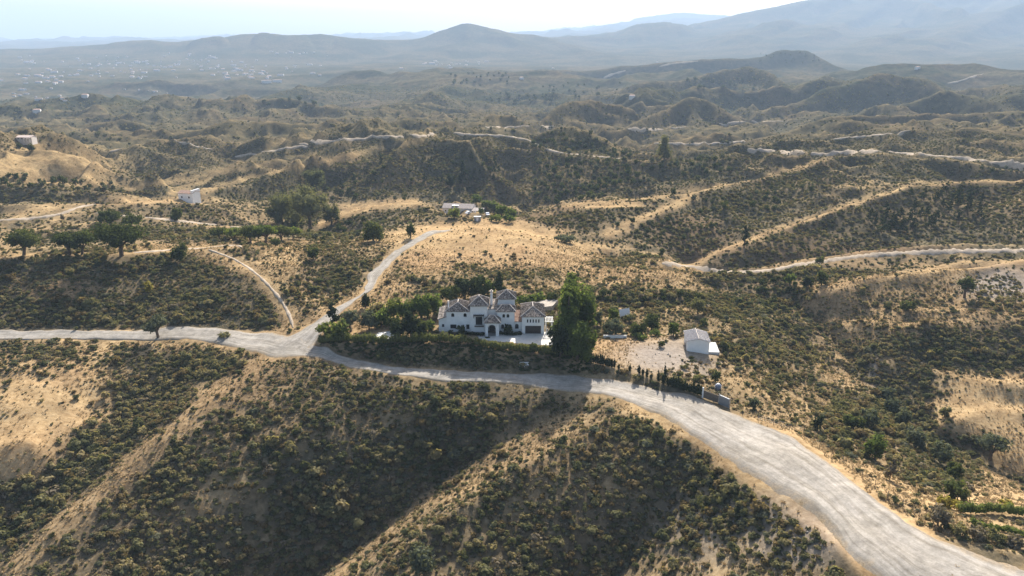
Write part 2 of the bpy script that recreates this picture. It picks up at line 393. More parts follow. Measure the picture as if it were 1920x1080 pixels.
_ti = np.arange(NT, dtype=float)
def ground(x, y):
    x = np.asarray(x, float); y = np.asarray(y, float)
    return bilin(GZ, np.interp(np.log(np.hypot(x, y)), s_c, np.arange(NS)), np.interp(np.arctan2(x, y), th_c, _ti))
def grid_at(A, x, y):
    return bilin(A, np.interp(np.log(np.hypot(x, y)), s_c, np.arange(NS)), np.interp(np.arctan2(x, y), th_c, _ti))
_ys = np.exp(np.linspace(math.log(60), math.log(17000), 9000))
def hit(px, py):
    """first point of the ground on the sight line through a pixel of the photograph"""
    a, b = ray(px, py)
    x = a * _ys; z = CAM_H + b * _ys
    g = ground(x, _ys)
    k = np.argmax(g >= z)
    if not g[k] >= z[k]:
        k = len(_ys) - 1
    return Vector((x[k], _ys[k], g[k]))
def gz(x, y):
    return float(ground(np.array([x]), np.array([y]))[0])

# ---- plant cover and soil, measured from the photograph and stored on the ground itself
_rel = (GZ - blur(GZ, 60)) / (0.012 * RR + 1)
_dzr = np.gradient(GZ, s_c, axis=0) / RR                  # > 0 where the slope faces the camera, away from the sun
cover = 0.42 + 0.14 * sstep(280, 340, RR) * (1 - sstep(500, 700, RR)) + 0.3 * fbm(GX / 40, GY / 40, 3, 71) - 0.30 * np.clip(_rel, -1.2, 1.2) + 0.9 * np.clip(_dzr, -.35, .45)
wob = 1 + 0.55 * fbm(GX / 16, GY / 16, 3, 75)
def brush(A, px, py, rx, ry, v, y0=0, y1=1e9):
    w = np.exp(-((((PX - px) / rx) ** 2 + ((PY - py) / ry) ** 2) * wob) ** 2)
    w = np.where((GY > y0) & (GY < y1), w, 0)
    return A + (v - A) * w
def stroke(A, pts, wpx, v, y0=0, y1=1e9):
    d2 = np.full((NS, NT), 1e9)
    for (ax, ay), (bx, by) in zip(pts[:-1], pts[1:]):
        dx, dy = bx - ax, by - ay
        t = np.clip(((PX - ax) * dx + (PY - ay) * dy) / (dx * dx + dy * dy), 0, 1)
        d2 = np.minimum(d2, (PX - ax - t * dx) ** 2 + (PY - ay - t * dy) ** 2)
    w = np.exp(-(d2 / wpx ** 2 * wob) ** 1.5)
    w = np.where((GY > y0) & (GY < y1), w, 0)
    return A + (v - A) * w
BR = [ # dense scrub
 (600,960,190,130,1.0),(840,830,170,75,.9),(500,1040,150,60,1.0),(300,775,75,70,.95),(160,900,120,85,.95),(60,1000,110,90,.95),
 (380,690,110,30,.9),(250,575,300,38,.92),(80,590,160,30,.95),(420,560,90,50,.75),(640,470,60,40,.55),
 (800,318,170,46,1.0),(690,330,80,30,.8),(940,310,60,50,.9),(1600,430,260,38,.8),(1740,400,110,60,.75),(1560,515,270,15,1.0),(1640,790,100,70,.8),
 (1760,860,80,60,.75),(1250,560,120,13,1.0),(1420,575,90,40,.85),(600,432,100,18,.95),(690,420,60,24,.85),(1080,412,90,24,.9),
 (1400,392,170,24,.9),(1800,650,150,42,.75),(120,350,160,12,1.0),(300,440,200,14,.95),(1480,340,90,25,.9),(1050,330,150,50,.7),(1250,330,150,30,.7),
 (640,700,90,22,.6),(1250,950,160,70,.65),(850,725,260,14,.55),(1450,640,120,90,.62),(1000,510,130,18,.6),(840,520,90,14,.5),(1050,560,70,30,.5),
 (300,400,140,10,.75),(600,390,60,40,.95),(250,320,70,20,.8),(900,660,280,14,.35),(460,540,60,40,.5),
 # bare and grassy ground
 (600,770,140,70,.5),(440,860,90,110,.42),(1080,870,170,80,.5),(950,980,120,70,.6),(760,740,120,40,.62),
 (60,760,140,80,.05),(20,845,100,60,.03),(160,700,70,22,.2),(900,455,210,42,.03),(1060,478,90,20,.06),(800,480,60,50,.08),(720,560,70,45,.12),(1190,513,130,18,.15),
 (515,500,55,55,.2),(580,570,50,50,.3),(110,545,130,24,.3),(80,310,150,36,.05),(200,345,70,10,.15),(50,395,110,12,.15),(290,376,130,7,.1),
 (1700,560,240,48,.3),(1860,760,100,62,.03),(1900,850,50,50,.04),(1640,610,90,50,.35),(1200,672,120,36,.0),(1150,655,70,22,.02),(330,465,120,8,.1),
 (700,385,110,9,.08),(1130,384,110,7,.04),(1390,720,50,60,.3),(1330,620,60,30,.45),(1800,520,150,14,.25),(1880,540,60,30,.45),(30,480,60,6,.2)]
for b in BR:
    cover = brush(cover, *b, y1=620)
ST = [([(500,685),(400,745),(300,825),(200,905),(100,995),(30,1070)],26,.15),([(560,690),(480,760),(400,850),(330,960)],40,.42),
 ([(1000,404),(1110,382),(1260,366),(1430,332),(1560,293)],5,.28),([(1285,498),(1350,470),(1430,438),(1540,402),(1620,374),(1720,344),(1920,336)],6,.25),
 ([(1380,790),(1487,822),(1578,890),(1680,968),(1740,1000)],16,.08),([(1180,760),(1290,815),(1386,882),(1492,950),(1600,1040),(1650,1100)],22,.05),
 ([(1060,795),(900,885),(810,940),(700,1020),(640,1070)],26,.28),([(1540,552),(1640,524),(1750,512),(1920,492)],10,.08),
 ([(600,418),(640,401),(690,387),(780,380)],9,.06),([(380,362),(420,345),(475,326),(575,311),(700,282),(790,262)],7,.1),([(320,362),(365,345),(400,327),(590,288)],6,.12),
 ([(237,355),(340,336),(415,316),(510,270),(612,252)],7,.12),([(690,545),(740,490),(820,432)],14,.06),([(1140,440),(1230,402),(1300,370)],12,.2),
 ([(640,560),(590,620)],10,.15),([(380,470),(480,517),(545,600)],13,.1)]
for p, w_, v in ST:
    cover = stroke(cover, p, w_, v, y1=760)
cover = np.clip(cover, 0, 1)
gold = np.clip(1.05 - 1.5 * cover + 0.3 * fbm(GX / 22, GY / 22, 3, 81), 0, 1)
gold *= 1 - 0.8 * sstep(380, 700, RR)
for b in [(60,760,150,90,1.0),(900,450,160,40,1.0),(1860,760,110,70,1.0),(80,310,160,40,.8),(1700,560,240,48,.6),(1190,513,130,18,.85)]:
    gold = brush(gold, *b, y1=620)
red = np.clip(0.15 + 0.4 * fbm(GX / 60, GY / 60, 3, 91), 0, 1)
for b in [(830,490,90,22,.8),(950,480,110,20,.6),(1150,655,80,25,.75),(640,600,60,30,.6),(800,345,120,10,.6),(90,560,120,40,.5),(1280,430,70,30,.7),(110,700,80,30,.5),(880,660,300,16,.35),(1600,470,250,8,.7),(600,520,50,60,.4)]:
    red = brush(red, *b, y1=620)
rock = np.zeros((NS, NT))
for b in [(1880,535,75,32,.9),(1500,1010,90,60,.55),(1440,960,60,35,.4),(1640,700,12,40,.5),(1240,670,85,34,1.0),(1310,690,20,25,.6),(1330,990,100,80,.35)]:
    rock = brush(rock, *b, y1=400)
BED = _fm * _near
cover = cover * (1 - 0.75 * np.clip(blur(line_mask([LINES[i] for i in (0, 1, 2, 4)]), 8) * 9, 0, 1))

tuftf = np.clip(gold * .8 + .25, 0, 1) * (1 - rock)
for b in [(900, 452, 190, 40, .08), (60, 770, 130, 90, .3), (1860, 760, 100, 60, .3)]: tuftf = brush(tuftf, *b, y1=400)
cover = stroke(cover, [(625,655),(760,667),(900,674),(1050,684),(1150,700),(1240,724)], 11, .85, y1=200)
# ------------------------------------------------------------------ materials
def new_mat(name):
    m = bpy.data.materials.new(name); m.use_nodes = True
    nt = m.node_tree; nt.nodes.clear()
    out = nt.nodes.new('ShaderNodeOutputMaterial')
    return m, nt, out
def N(nt, t, **kw):
    n = nt.nodes.new('ShaderNode' + t)
    for k, v in kw.items():
        if k in n.inputs:
            n.inputs[k].default_value = v
        else:
            setattr(n, k, v)
    return n
def L(nt, a, b):
    nt.links.new(a, b)
def noise_tex(nt, vec, scale, detail=4.0, rough=0.6):
    n = N(nt, 'TexNoise'); n.inputs['Scale'].default_value = scale; n.inputs['Detail'].default_value = detail; n.inputs['Roughness'].default_value = rough
    if vec is not None: L(nt, vec, n.inputs['Vector'])
    return n
def ramp(nt, fac, stops):
    r = N(nt, 'ValToRGB')
    el = r.color_ramp.elements
    while len(el) < len(stops): el.new(0.5)
    for e, (p, c) in zip(el, stops):
        e.position = p; e.color = c if len(c) == 4 else (*c, 1)
    L(nt, fac, r.inputs['Fac'])
    return r
def mixc(nt, fac, a, b, mode='MIX'):
    m = N(nt, 'Mix'); m.data_type = 'RGBA'; m.blend_type = mode
    for sock, v in ((m.inputs[0], fac), (m.inputs[6], a), (m.inputs[7], b)):
        if isinstance(v, (int, float)): sock.default_value = v
        elif isinstance(v, tuple): sock.default_value = v if len(v) == 4 else (*v, 1)
        else: L(nt, v, sock)
    return m.outputs[2]
def math_n(nt, op, a, b=None, clamp=False):
    m = N(nt, 'Math'); m.operation = op; m.use_clamp = clamp
    for i, v in enumerate((a, b)):
        if v is None: continue
        if isinstance(v, (int, float)): m.inputs[i].default_value = v
        else: L(nt, v, m.inputs[i])
    return m.outputs[0]
def attr(nt, name):
    a = N(nt, 'Attribute'); a.attribute_name = name
    return a.outputs['Fac']

def mat_simple(name, col, rough=0.8, var=0.12, scale=1.5, bump=0.0, metallic=0.0, coord='Object'):
    m, nt, out = new_mat(name)
    p = N(nt, 'BsdfPrincipled'); p.inputs['Roughness'].default_value = rough; p.inputs['Metallic'].default_value = metallic
    tc = N(nt, 'TexCoord')
    n = noise_tex(nt, tc.outputs[coord], scale, 6, 0.65)
    lo = tuple(max(0, c * (1 - var * 1.6)) for c in col); hi_ = tuple(min(1, c * (1 + var)) for c in col)
    r = ramp(nt, n.outputs['Fac'], [(0.3, lo), (0.7, hi_)])
    L(nt, r.outputs[0], p.inputs['Base Color'])
    if bump:
        b = N(nt, 'Bump'); b.inputs['Strength'].default_value = bump; b.inputs['Distance'].default_value = 0.05
        n2 = noise_tex(nt, tc.outputs[coord], scale * 9, 5)
        L(nt, n2.outputs['Fac'], b.inputs['Height']); L(nt, b.outputs[0], p.inputs['Normal'])
    L(nt, p.outputs[0], out.inputs['Surface'])
    return m

def make_terrain_mat():
    m, nt, out = new_mat('dry_hillside')
    geo = N(nt, 'NewGeometry'); pos = geo.outputs['Position']
    cov, gol, rd, rk, fr = (attr(nt, a) for a in ('cover', 'gold', 'red', 'rock', 'far'))
    n_f = noise_tex(nt, pos, 0.9, 6, 0.7); n_m = noise_tex(nt, pos, 0.12, 5, 0.65); n_c = noise_tex(nt, pos, 0.022, 4, 0.6); n_x = noise_tex(nt, pos, 0.0042, 6, 0.68)
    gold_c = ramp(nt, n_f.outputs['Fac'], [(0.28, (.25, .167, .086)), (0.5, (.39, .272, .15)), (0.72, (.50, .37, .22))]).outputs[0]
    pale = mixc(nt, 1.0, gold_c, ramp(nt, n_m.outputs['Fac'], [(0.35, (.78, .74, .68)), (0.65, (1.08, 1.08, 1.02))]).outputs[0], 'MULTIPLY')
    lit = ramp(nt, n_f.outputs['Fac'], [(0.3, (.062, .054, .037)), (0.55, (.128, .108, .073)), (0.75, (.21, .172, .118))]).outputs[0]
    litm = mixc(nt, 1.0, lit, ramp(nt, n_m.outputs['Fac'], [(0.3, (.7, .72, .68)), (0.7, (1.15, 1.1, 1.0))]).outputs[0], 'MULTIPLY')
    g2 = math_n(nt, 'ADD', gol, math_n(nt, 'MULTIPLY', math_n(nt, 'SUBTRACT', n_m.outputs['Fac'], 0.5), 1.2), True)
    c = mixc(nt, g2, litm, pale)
    redc = ramp(nt, n_f.outputs['Fac'], [(0.3, (.15, .075, .04)), (0.7, (.34, .19, .105))]).outputs[0]
    rfac = math_n(nt, 'MULTIPLY', math_n(nt, 'ADD', rd, math_n(nt, 'MULTIPLY', math_n(nt, 'SUBTRACT', n_c.outputs['Fac'], 0.5), 1.0), True), 0.42)
    c = mixc(nt, rfac, c, redc)
    rockc = ramp(nt, n_f.outputs['Fac'], [(0.3, (.19, .16, .13)), (0.7, (.36, .31, .265))]).outputs[0]
    c = mixc(nt, math_n(nt, 'MULTIPLY', rk, 0.9), c, rockc)
    # far away the shrubs and fields are too small to build: flecks of cover
    vor = N(nt, 'TexVoronoi'); vor.inputs['Scale'].default_value = 0.30; L(nt, pos, vor.inputs['Vector'])
    fleck = ramp(nt, vor.outputs['Distance'], [(0.22, (1, 1, 1)), (0.5, (0, 0, 0))]).outputs[0]
    vor2 = N(nt, 'TexVoronoi'); vor2.inputs['Scale'].default_value = 0.055; L(nt, pos, vor2.inputs['Vector'])
    fleck2 = ramp(nt, vor2.outputs['Distance'], [(0.25, (1, 1, 1)), (0.5, (0, 0, 0))]).outputs[0]
    dens = ramp(nt, n_c.outputs['Fac'], [(0.38, (.15, .15, .15)), (0.62, (1, 1, 1))]).outputs[0]
    dens2 = ramp(nt, n_x.outputs['Fac'], [(0.44, (0, 0, 0)), (0.58, (1, 1, 1))]).outputs[0]
    f1 = math_n(nt, 'MULTIPLY', math_n(nt, 'MULTIPLY', fleck, dens), math_n(nt, 'MULTIPLY', fr, 0.75))
    f2 = math_n(nt, 'MULTIPLY', math_n(nt, 'ADD', math_n(nt, 'MULTIPLY', dens2, 0.75), math_n(nt, 'MULTIPLY', fleck2, 0.6), True), attr(nt, 'wood'))
    green = ramp(nt, n_m.outputs['Fac'], [(0.3, (.03, .035, .02)), (0.7, (.065, .068, .038))]).outputs[0]
    c = mixc(nt, f1, c, green)
    c = mixc(nt, f2, c, green)
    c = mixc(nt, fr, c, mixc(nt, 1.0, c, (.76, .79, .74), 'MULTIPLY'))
    d = N(nt, 'BsdfDiffuse'); d.inputs['Roughness'].default_value = 0.0
    L(nt, c, d.inputs['Color'])
    bp = N(nt, 'Bump'); bp.inputs['Strength'].default_value = 0.4; bp.inputs['Distance'].default_value = 0.3
    L(nt, math_n(nt, 'ADD', n_f.outputs['Fac'], math_n(nt, 'MULTIPLY', n_m.outputs['Fac'], 3.0)), bp.inputs['Height'])
    L(nt, bp.outputs[0], d.inputs['Normal'])
    L(nt, d.outputs[0], out.inputs['Surface'])
    return m
M_TERRAIN = make_terrain_mat()

def mesh_np(name, V, F, mat=None, smooth=True):
    me = bpy.data.meshes.new(name)
    V = np.asarray(V, np.float32); F = np.asarray(F, np.int32)
    k = F.shape[1]
    me.vertices.add(len(V)); me.vertices.foreach_set('co', V.ravel())
    me.loops.add(F.size); me.loops.foreach_set('vertex_index', F.ravel())
    me.polygons.add(len(F)); me.polygons.foreach_set('loop_start', np.arange(0, F.size, k, dtype=np.int32))
    me.polygons.foreach_set('use_smooth', np.full(len(F), smooth))
    me.update(calc_edges=True)
    if mat: me.materials.append(mat)
    return me
def grid_faces(ns, nt):
    i = np.arange(ns * nt).reshape(ns, nt)
    return np.stack([i[:-1, :-1], i[:-1, 1:], i[1:, 1:], i[1:, :-1]], -1).reshape(-1, 4)
def set_attr(me, name, data):
    a = me.attributes.new(name, 'FLOAT', 'POINT'); a.data.foreach_set('value', np.ascontiguousarray(data, np.float32).ravel())

tm = mesh_np('terrain', np.stack([GX, GY, GZ], -1).reshape(-1, 3), grid_faces(NS, NT), M_TERRAIN)
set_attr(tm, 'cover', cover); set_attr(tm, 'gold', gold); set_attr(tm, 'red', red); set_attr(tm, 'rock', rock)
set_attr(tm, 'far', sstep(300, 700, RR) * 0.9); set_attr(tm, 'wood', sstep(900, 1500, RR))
terrain = bpy.data.objects.new('terrain', tm); COL.objects.link(terrain); terrain['kind'] = 'structure'
terrain['label'] = 'dry rolling hills with gullies and far mountain ranges'

# ------------------------------------------------------------------ roads
def make_road_mat(name, base, tracks=True):
    m, nt, out = new_mat(name)
    geo = N(nt, 'NewGeometry'); pos = geo.outputs['Position']
    n1 = noise_tex(nt, pos, 0.5, 6, 0.7); n2 = noise_tex(nt, pos, 0.09, 4, 0.6); n3 = noise_tex(nt, pos, 3.0, 5, 0.7)
    lo = tuple(c * 0.66 for c in base); hi_ = tuple(min(1, c * 1.18) for c in base)
    c = ramp(nt, n1.outputs['Fac'], [(0.3, lo), (0.68, hi_)]).outputs[0]
    c = mixc(nt, 1.0, c, ramp(nt, n2.outputs['Fac'], [(0.35, (.9, .89, .87)), (0.65, (1.04, 1.04, 1.05))]).outputs[0], 'MULTIPLY')
    c = mixc(nt, 1.0, c, ramp(nt, n3.outputs['Fac'], [(0.3, (.82, .82, .8)), (0.7, (1.1, 1.1, 1.1))]).outputs[0], 'MULTIPLY')
    u = attr(nt, 'across'); v = attr(nt, 'along')
    if tracks:
        # wheel ruts: streaks running along the road
        cmb = N(nt, 'CombineXYZ'); L(nt, math_n(nt, 'MULTIPLY', u, 15.0), cmb.inputs[0]); L(nt, math_n(nt, 'MULTIPLY', v, 0.05), cmb.inputs[1])
        ns_ = noise_tex(nt, cmb.outputs[0], 1.0, 5, 0.7)
        c = mixc(nt, 1.0, c, ramp(nt, ns_.outputs['Fac'], [(0.33, (.66, .63, .58)), (0.52, (.98, .97, .96)), (0.7, (1.16, 1.15, 1.14))]).outputs[0], 'MULTIPLY')
    edge = math_n(nt, 'ABSOLUTE', math_n(nt, 'SUBTRACT', u, 0.5))
    ef = math_n(nt, 'ADD', edge, math_n(nt, 'MULTIPLY', math_n(nt, 'SUBTRACT', n1.outputs['Fac'], 0.5), 0.35))
    er = ramp(nt, ef, [(0.36, (0, 0, 0)), (0.5, (1, 1, 1))]).outputs[0]
    verge = ramp(nt, n3.outputs['Fac'], [(0.3, (.16, .115, .065)), (0.7, (.38, .28, .165))]).outputs[0]
    c = mixc(nt, er, c, verge)
    d = N(nt, 'BsdfDiffuse'); d.inputs['Roughness'].default_value = 0.0
    L(nt, c, d.inputs['Color'])
    bp = N(nt, 'Bump'); bp.inputs['Strength'].default_value = 0.35; bp.inputs['Distance'].default_value = 0.06
    L(nt, math_n(nt, 'ADD', n1.outputs['Fac'], math_n(nt, 'MULTIPLY', n3.outputs['Fac'], 0.3)), bp.inputs['Height']); L(nt, bp.outputs[0], d.inputs['Normal'])
    L(nt, d.outputs[0], out.inputs['Surface'])
    return m
M_ROAD = make_road_mat('pale_gravel', (.36, .33, .29))
M_TRACK = make_road_mat('pale_earth_track', (.42, .345, .265), False)

def catmull(P, step):
    P = [Vector(p) for p in P]
    out = []
    for i in range(len(P) - 1):
        p0 = P[max(0, i - 1)]; p1 = P[i]; p2 = P[i + 1]; p3 = P[min(len(P) - 1, i + 2)]
        n = max(2, int((p2 - p1).length / step))
        for k in range(n):
            t = k / n
            out.append(0.5 * ((2 * p1) + (p2 - p0) * t + (2 * p0 - 5 * p1 + 4 * p2 - p3) * t * t + (3 * p1 - p0 - 3 * p2 + p3) * t ** 3))
    out.append(P[-1])
    return out
def ribbon(name, left, right, mat, label, nac=9, lift=0.06):
    n = len(left)
    V, A, B = [], [], []
    dist = 0
    for i in range(n):
        l, r = left[i], right[i]
        if i: dist += ((l + r) / 2 - (left[i - 1] + right[i - 1]) / 2).length
        for k in range(nac):
            t = k / (nac - 1)
            jit = 0
            p = l.lerp(r, t)
            V.append((p.x, p.y, 0)); A.append(t); B.append(dist)
    V = np.array(V)
    rr = np.hypot(V[:, 0], V[:, 1])
    g = np.maximum.reduce([ground(V[:, 0] + dx, V[:, 1] + dy) for dx, dy in ((0, 0), (.3, .3), (-.3, -.3))])
    V[:, 2] = g + lift + rr * 0.0003
    e = (np.array(A) < 0.01) | (np.array(A) > 0.99)
    V[e, 2] = ground(V[e, 0], V[e, 1]) - 0.25
    me = mesh_np(name, V, grid_faces(n, nac), mat)
    set_attr(me, 'across', A); set_attr(me, 'along', B)
    o = bpy.data.objects.new(name, me); COL.objects.link(o); o['kind'] = 'structure'; o['label'] = label
    return o
def road_edges(name, pairs, label, mat=None, step=1.2, nac=13):
    Lp = [at_z(*p[0], p[2]) for p in pairs]; Rp = [at_z(*p[1], p[2]) for p in pairs]
    m = len(pairs)
    Ls, Rs = [], []
    for i in range(m - 1):
        pass
    # sample both edges with the same parameters
    def cm(P, i, t):
        P = [Vector(p) for p in P]
        p0 = P[max(0, i - 1)]; p1 = P[i]; p2 = P[i + 1]; p3 = P[min(m - 1, i + 2)]
        return 0.5 * ((2 * p1) + (p2 - p0) * t + (2 * p0 - 5 * p1 + 4 * p2 - p3) * t * t + (3 * p1 - p0 - 3 * p2 + p3) * t ** 3)
    for i in range(m - 1):
        n = max(2, int((Vector(Lp[i + 1]) - Vector(Lp[i])).length / step))
        for k in range(n):
            Ls.append(cm(Lp, i, k / n)); Rs.append(cm(Rp, i, k / n))
    Ls.append(Vector(Lp[-1])); Rs.append(Vector(Rp[-1]))
    for i in range(len(Ls)):
        w = 0.8 * float(fbm(np.array([Ls[i].x / 4]), np.array([Ls[i].y / 4]), 3, 5)[0]); v = 0.8 * float(fbm(np.array([Rs[i].x / 4]), np.array([Rs[i].y / 4]), 3, 6)[0])
        d = (Rs[i] - Ls[i]).normalized()
        Ls[i] = Ls[i] - d * (0.25 + w); Rs[i] = Rs[i] + d * (0.25 + v)
    return ribbon(name, Ls, Rs, mat or M_ROAD, label, nac)
road_edges('gravel_road', [
 ((-200,627),(-200,640),-6.8),((-40,623),(-40,637),-6),((150,622),(150,635),-5.5),((275,620),(275,635),-5),((330,617),(330,635),-4.9),((400,618),(395,641),-4.5),((470,623),(460,656),-4),((530,628),(515,665),-3.4),
 ((582,646),(560,668),-3.5),((612,659),(600,672),-3.9),((647,672),(640,684),-4.0),((700,681),(690,695),-4.2),((764,690),(760,706),-4.3),((851,695),(850,712),-4.4),((968,700),(968,718),-4.4),((1060,705),(1055,729),-4.4),((1150,714),(1135,742),-4.3),
 ((1234,731),(1190,760),-3.9),((1318,748),(1262,795),-3.4),((1367,770),(1325,832),-2.7),((1430,790),(1384,874),-2),((1487,815),(1434,908),-1.5),((1535,850),(1492,944),-1),((1578,883),(1545,980),-.4),((1630,922),(1580,1020),.2),((1680,960),(1620,1056),.6),((1761,1008),(1680,1110),1.1),((1920,1052),(1800,1190),1.8),((2060,1090),(1950,1260),2.2)],
 'wide pale gravel road curving along the ridge below the white villa')
road_edges('gravel_lane', [((512,640),(575,662),-3.4),((560,620),(598,634),-2.4),((598,597),(625,600),-1),((624,579),(646,581),-.4),((664,559),(678,555),.2),((683,544),(699,542),.6),((692,515),(712,516),1.2),((712,496),(728,500),1.5),((732,477),(748,479),1.9),((760,458),(780,459),2.2),((798,434),(822,436),2.6),((830,420),(858,424),2.5)],
 'pale gravel lane climbing from the junction past the grassy knoll')
def track(name, pts, w, label, mat=None, step=3.0, lift=0.08):
    dense = [p for p in catmull([(px, py, 0) for px, py in pts], 7.0)]
    runs, cur = [], []
    for p in dense:
        q = hit(p.x, p.y); q.z = 0
        if cur and abs(q.length / cur[-1].length - 1) > 0.045:
            runs.append(cur); cur = []
        cur.append(q)
    runs.append(cur)
    objs = []
    for P in runs:
        if len(P) < 5: continue
        P = [(P[max(0, i - 1)] + P[i] * 2 + P[min(len(P) - 1, i + 1)]) / 4 for i in range(len(P))]
        C = catmull(P, step)
        Ls, Rs = [], []
        for i, c in enumerate(C):
            d = (C[min(i + 1, len(C) - 1)] - C[max(i - 1, 0)]); d.z = 0; d.normalize()
            nrm = Vector((-d.y, d.x, 0))
            ww = w * (0.5 + 0.12 * math.sin(i * 1.7) + 0.1 * math.sin(i * 0.63)) * min(1, (min(i, len(C) - 1 - i) + 1) / 4)
            Ls.append(c + nrm * ww); Rs.append(c - nrm * ww)
        objs.append(ribbon(name, Ls, Rs, mat or M_TRACK, label, 5, lift))
    return objs
TRACKS = [
 ([(-60,413),(40,411),(110,402),(150,388),(200,381)], 3.4, 'earth track along the far left hillside'),
 ([(180,399),(240,406),(300,411),(380,420),(450,427),(500,432)], 3.0, 'narrow earth track below the small white house'),
 ([(250,474),(320,469),(390,465),(430,460),(455,464)], 3.2, 'earth track along the oak ledge'),
 ([(390,468),(440,487),(480,513),(515,548),(540,585),(550,616)], 1.3, 'narrow footpath dropping from the oak ledge to the gravel road'),
 ([(1240,494),(1290,499),(1350,510),(1430,508),(1500,497),(1620,480),(1750,473),(1920,470),(2000,470)], 3.8, 'pale track cut along the foot of the shady spur'),
 ([(1400,283),(1450,283),(1540,290),(1600,284),(1700,288),(1800,297),(1920,312),(2000,322)], 7.0, 'pale track along the crest of the spurs'),
 ([(560,271),(640,263),(720,257),(800,255),(830,251),(900,253),(960,257),(1000,268),(1040,284),(1100,292),(1170,298)], 5.0, 'pale track winding along the crest behind the dark hill'),
 ([(1170,240),(1185,243),(1240,242),(1300,237),(1340,235),(1400,229),(1480,227)], 6.0, 'thin pale track across the cone shaped hills'),
 ([(1180,272),(1240,270),(1290,270),(1350,269),(1400,266)], 5.0, 'thin pale track along the foot of the cone shaped hills'),
 ([(960,212),(985,228),(1005,238),(1040,237)], 6.0, 'pale track over the saddle beside the orchard hill'),
 ([(850,246),(900,240),(960,238),(1005,238)], 5.0, 'faint pale track below the saddle'),
 ([(1110,150),(1130,147),(1150,139),(1175,133)], 16.0, 'wide pale road cut on the far ridge'),
 ([(1235,126),(1260,120),(1310,115)], 14.0, 'pale road climbing the far ridge'),
 ([(1775,157),(1800,152),(1830,143),(1845,138)], 10.0, 'pale road up the far knoll'),
 ([(1560,262),(1600,258),(1680,250),(1720,242)], 4.0, 'thin track round the bare hill'),
 ([(205,285),(270,270),(310,261),(350,270),(400,282)], 4.0, 'faint track over the left spurs'),
 ([(440,295),(500,285),(560,275),(640,262)], 4.0, 'faint track below the left crest'),
 ([(800,405),(790,392),(775,380),(760,375)], 4.5, 'concrete drive curling round to the grey roofed farmhouse'),
]
for p, w_, lab in TRACKS:
    far_ = p[0][1] < 300
    track('earth_track', p, w_ * (.62 if far_ else 1), lab, step=2.5 if not far_ else 8.0, lift=0.06 if not far_ else 0.15)
# ------------------------------------------------------------------ foliage
def make_leaf_mat(name, stops, trans=0.35, patch=0.02, tint=(1.5, 1.45, 0.8)):
    """leaf colour: varied from plant to plant and in drifts over the ground"""
    m, nt, out = new_mat(name)
    oi = N(nt, 'ObjectInfo')
    nz = noise_tex(nt, oi.outputs['Location'], patch, 3, 0.6)
    geo = N(nt, 'NewGeometry')
    f = math_n(nt, 'ADD', math_n(nt, 'MULTIPLY', oi.outputs['Random'], 0.62), math_n(nt, 'MULTIPLY', math_n(nt, 'SUBTRACT', nz.outputs['Fac'], 0.3), 0.95), True)
    c = ramp(nt, f, stops).outputs[0]
    n2 = noise_tex(nt, geo.outputs['Position'], 2.6, 3, 0.6)
    c = mixc(nt, 1.0, c, ramp(nt, n2.outputs['Fac'], [(0.3, (.68, .7, .66)), (0.7, (1.3, 1.28, 1.2))]).outputs[0], 'MULTIPLY')
    d = N(nt, 'BsdfDiffuse'); t = N(nt, 'BsdfTranslucent'); mx = N(nt, 'MixShader'); mx.inputs[0].default_value = trans
    L(nt, c, d.inputs['Color'])
    L(nt, mixc(nt, 1.0, c, tint, 'MULTIPLY'), t.inputs['Color'])
    L(nt, d.outputs[0], mx.inputs[1]); L(nt, t.outputs[0], mx.inputs[2]); L(nt, mx.outputs[0], out.inputs['Surface'])
    return m
M_SCRUB = make_leaf_mat('scrub_leaves', [(0.0, (.055, .064, .032)), (0.22, (.095, .10, .052)), (0.45, (.155, .148, .08)), (0.7, (.225, .19, .105)), (1.0, (.33, .265, .155))], 0.38)
M_SILVER = make_leaf_mat('silver_scrub_leaves', [(0.0, (.10, .105, .075)), (0.6, (.145, .145, .105)), (1.0, (.19, .18, .125))], 0.3)
M_RUST = make_leaf_mat('brown_scrub_leaves', [(0.0, (.10, .078, .045)), (0.6, (.16, .12, .066)), (1.0, (.24, .18, .10))], 0.3)
M_GRASS = make_leaf_mat('dry_straw', [(0.0, (.30, .22, .13)), (0.5, (.42, .32, .19)), (1.0, (.52, .41, .25))], 0.3, 0.05, tint=(1.1, 1.0, .85))
M_OAK = make_leaf_mat('oak_leaves', [(0.0, (.042, .055, .022)), (0.5, (.062, .076, .03)), (1.0, (.09, .10, .04))], 0.35)
M_BRIGHT = make_leaf_mat('garden_leaves', [(0.0, (.06, .085, .026)), (0.5, (.10, .13, .04)), (1.0, (.17, .185, .06))], 0.45)
M_TALL = make_leaf_mat('bright_tree_leaves', [(0.0, (.072, .10, .032)), (0.5, (.105, .135, .042)), (1.0, (.155, .175, .06))], 0.45)
M_EUCA = make_leaf_mat('eucalyptus_leaves', [(0.0, (.10, .11, .055)), (1.0, (.16, .155, .08))], 0.4)
M_PINE = make_leaf_mat('pine_needles', [(0.0, (.028, .038, .02)), (1.0, (.05, .062, .03))], 0.2)
M_OLIVE = make_leaf_mat('olive_leaves', [(0.0, (.075, .088, .058)), (1.0, (.125, .13, .09))], 0.3)
M_YELLOW = make_leaf_mat('yellow_leaves', [(0.0, (.22, .19, .05)), (1.0, (.30, .25, .07))], 0.45)
M_DEAD = make_leaf_mat('dead_twigs', [(0.0, (.14, .115, .085)), (1.0, (.22, .18, .13))], 0.25)
M_CORE = mat_simple('bush_twigs', (.035, .03, .02), 1.0)
M_BARK = mat_simple('bark', (.12, .085, .058), 1.0, 0.3, 3.0)

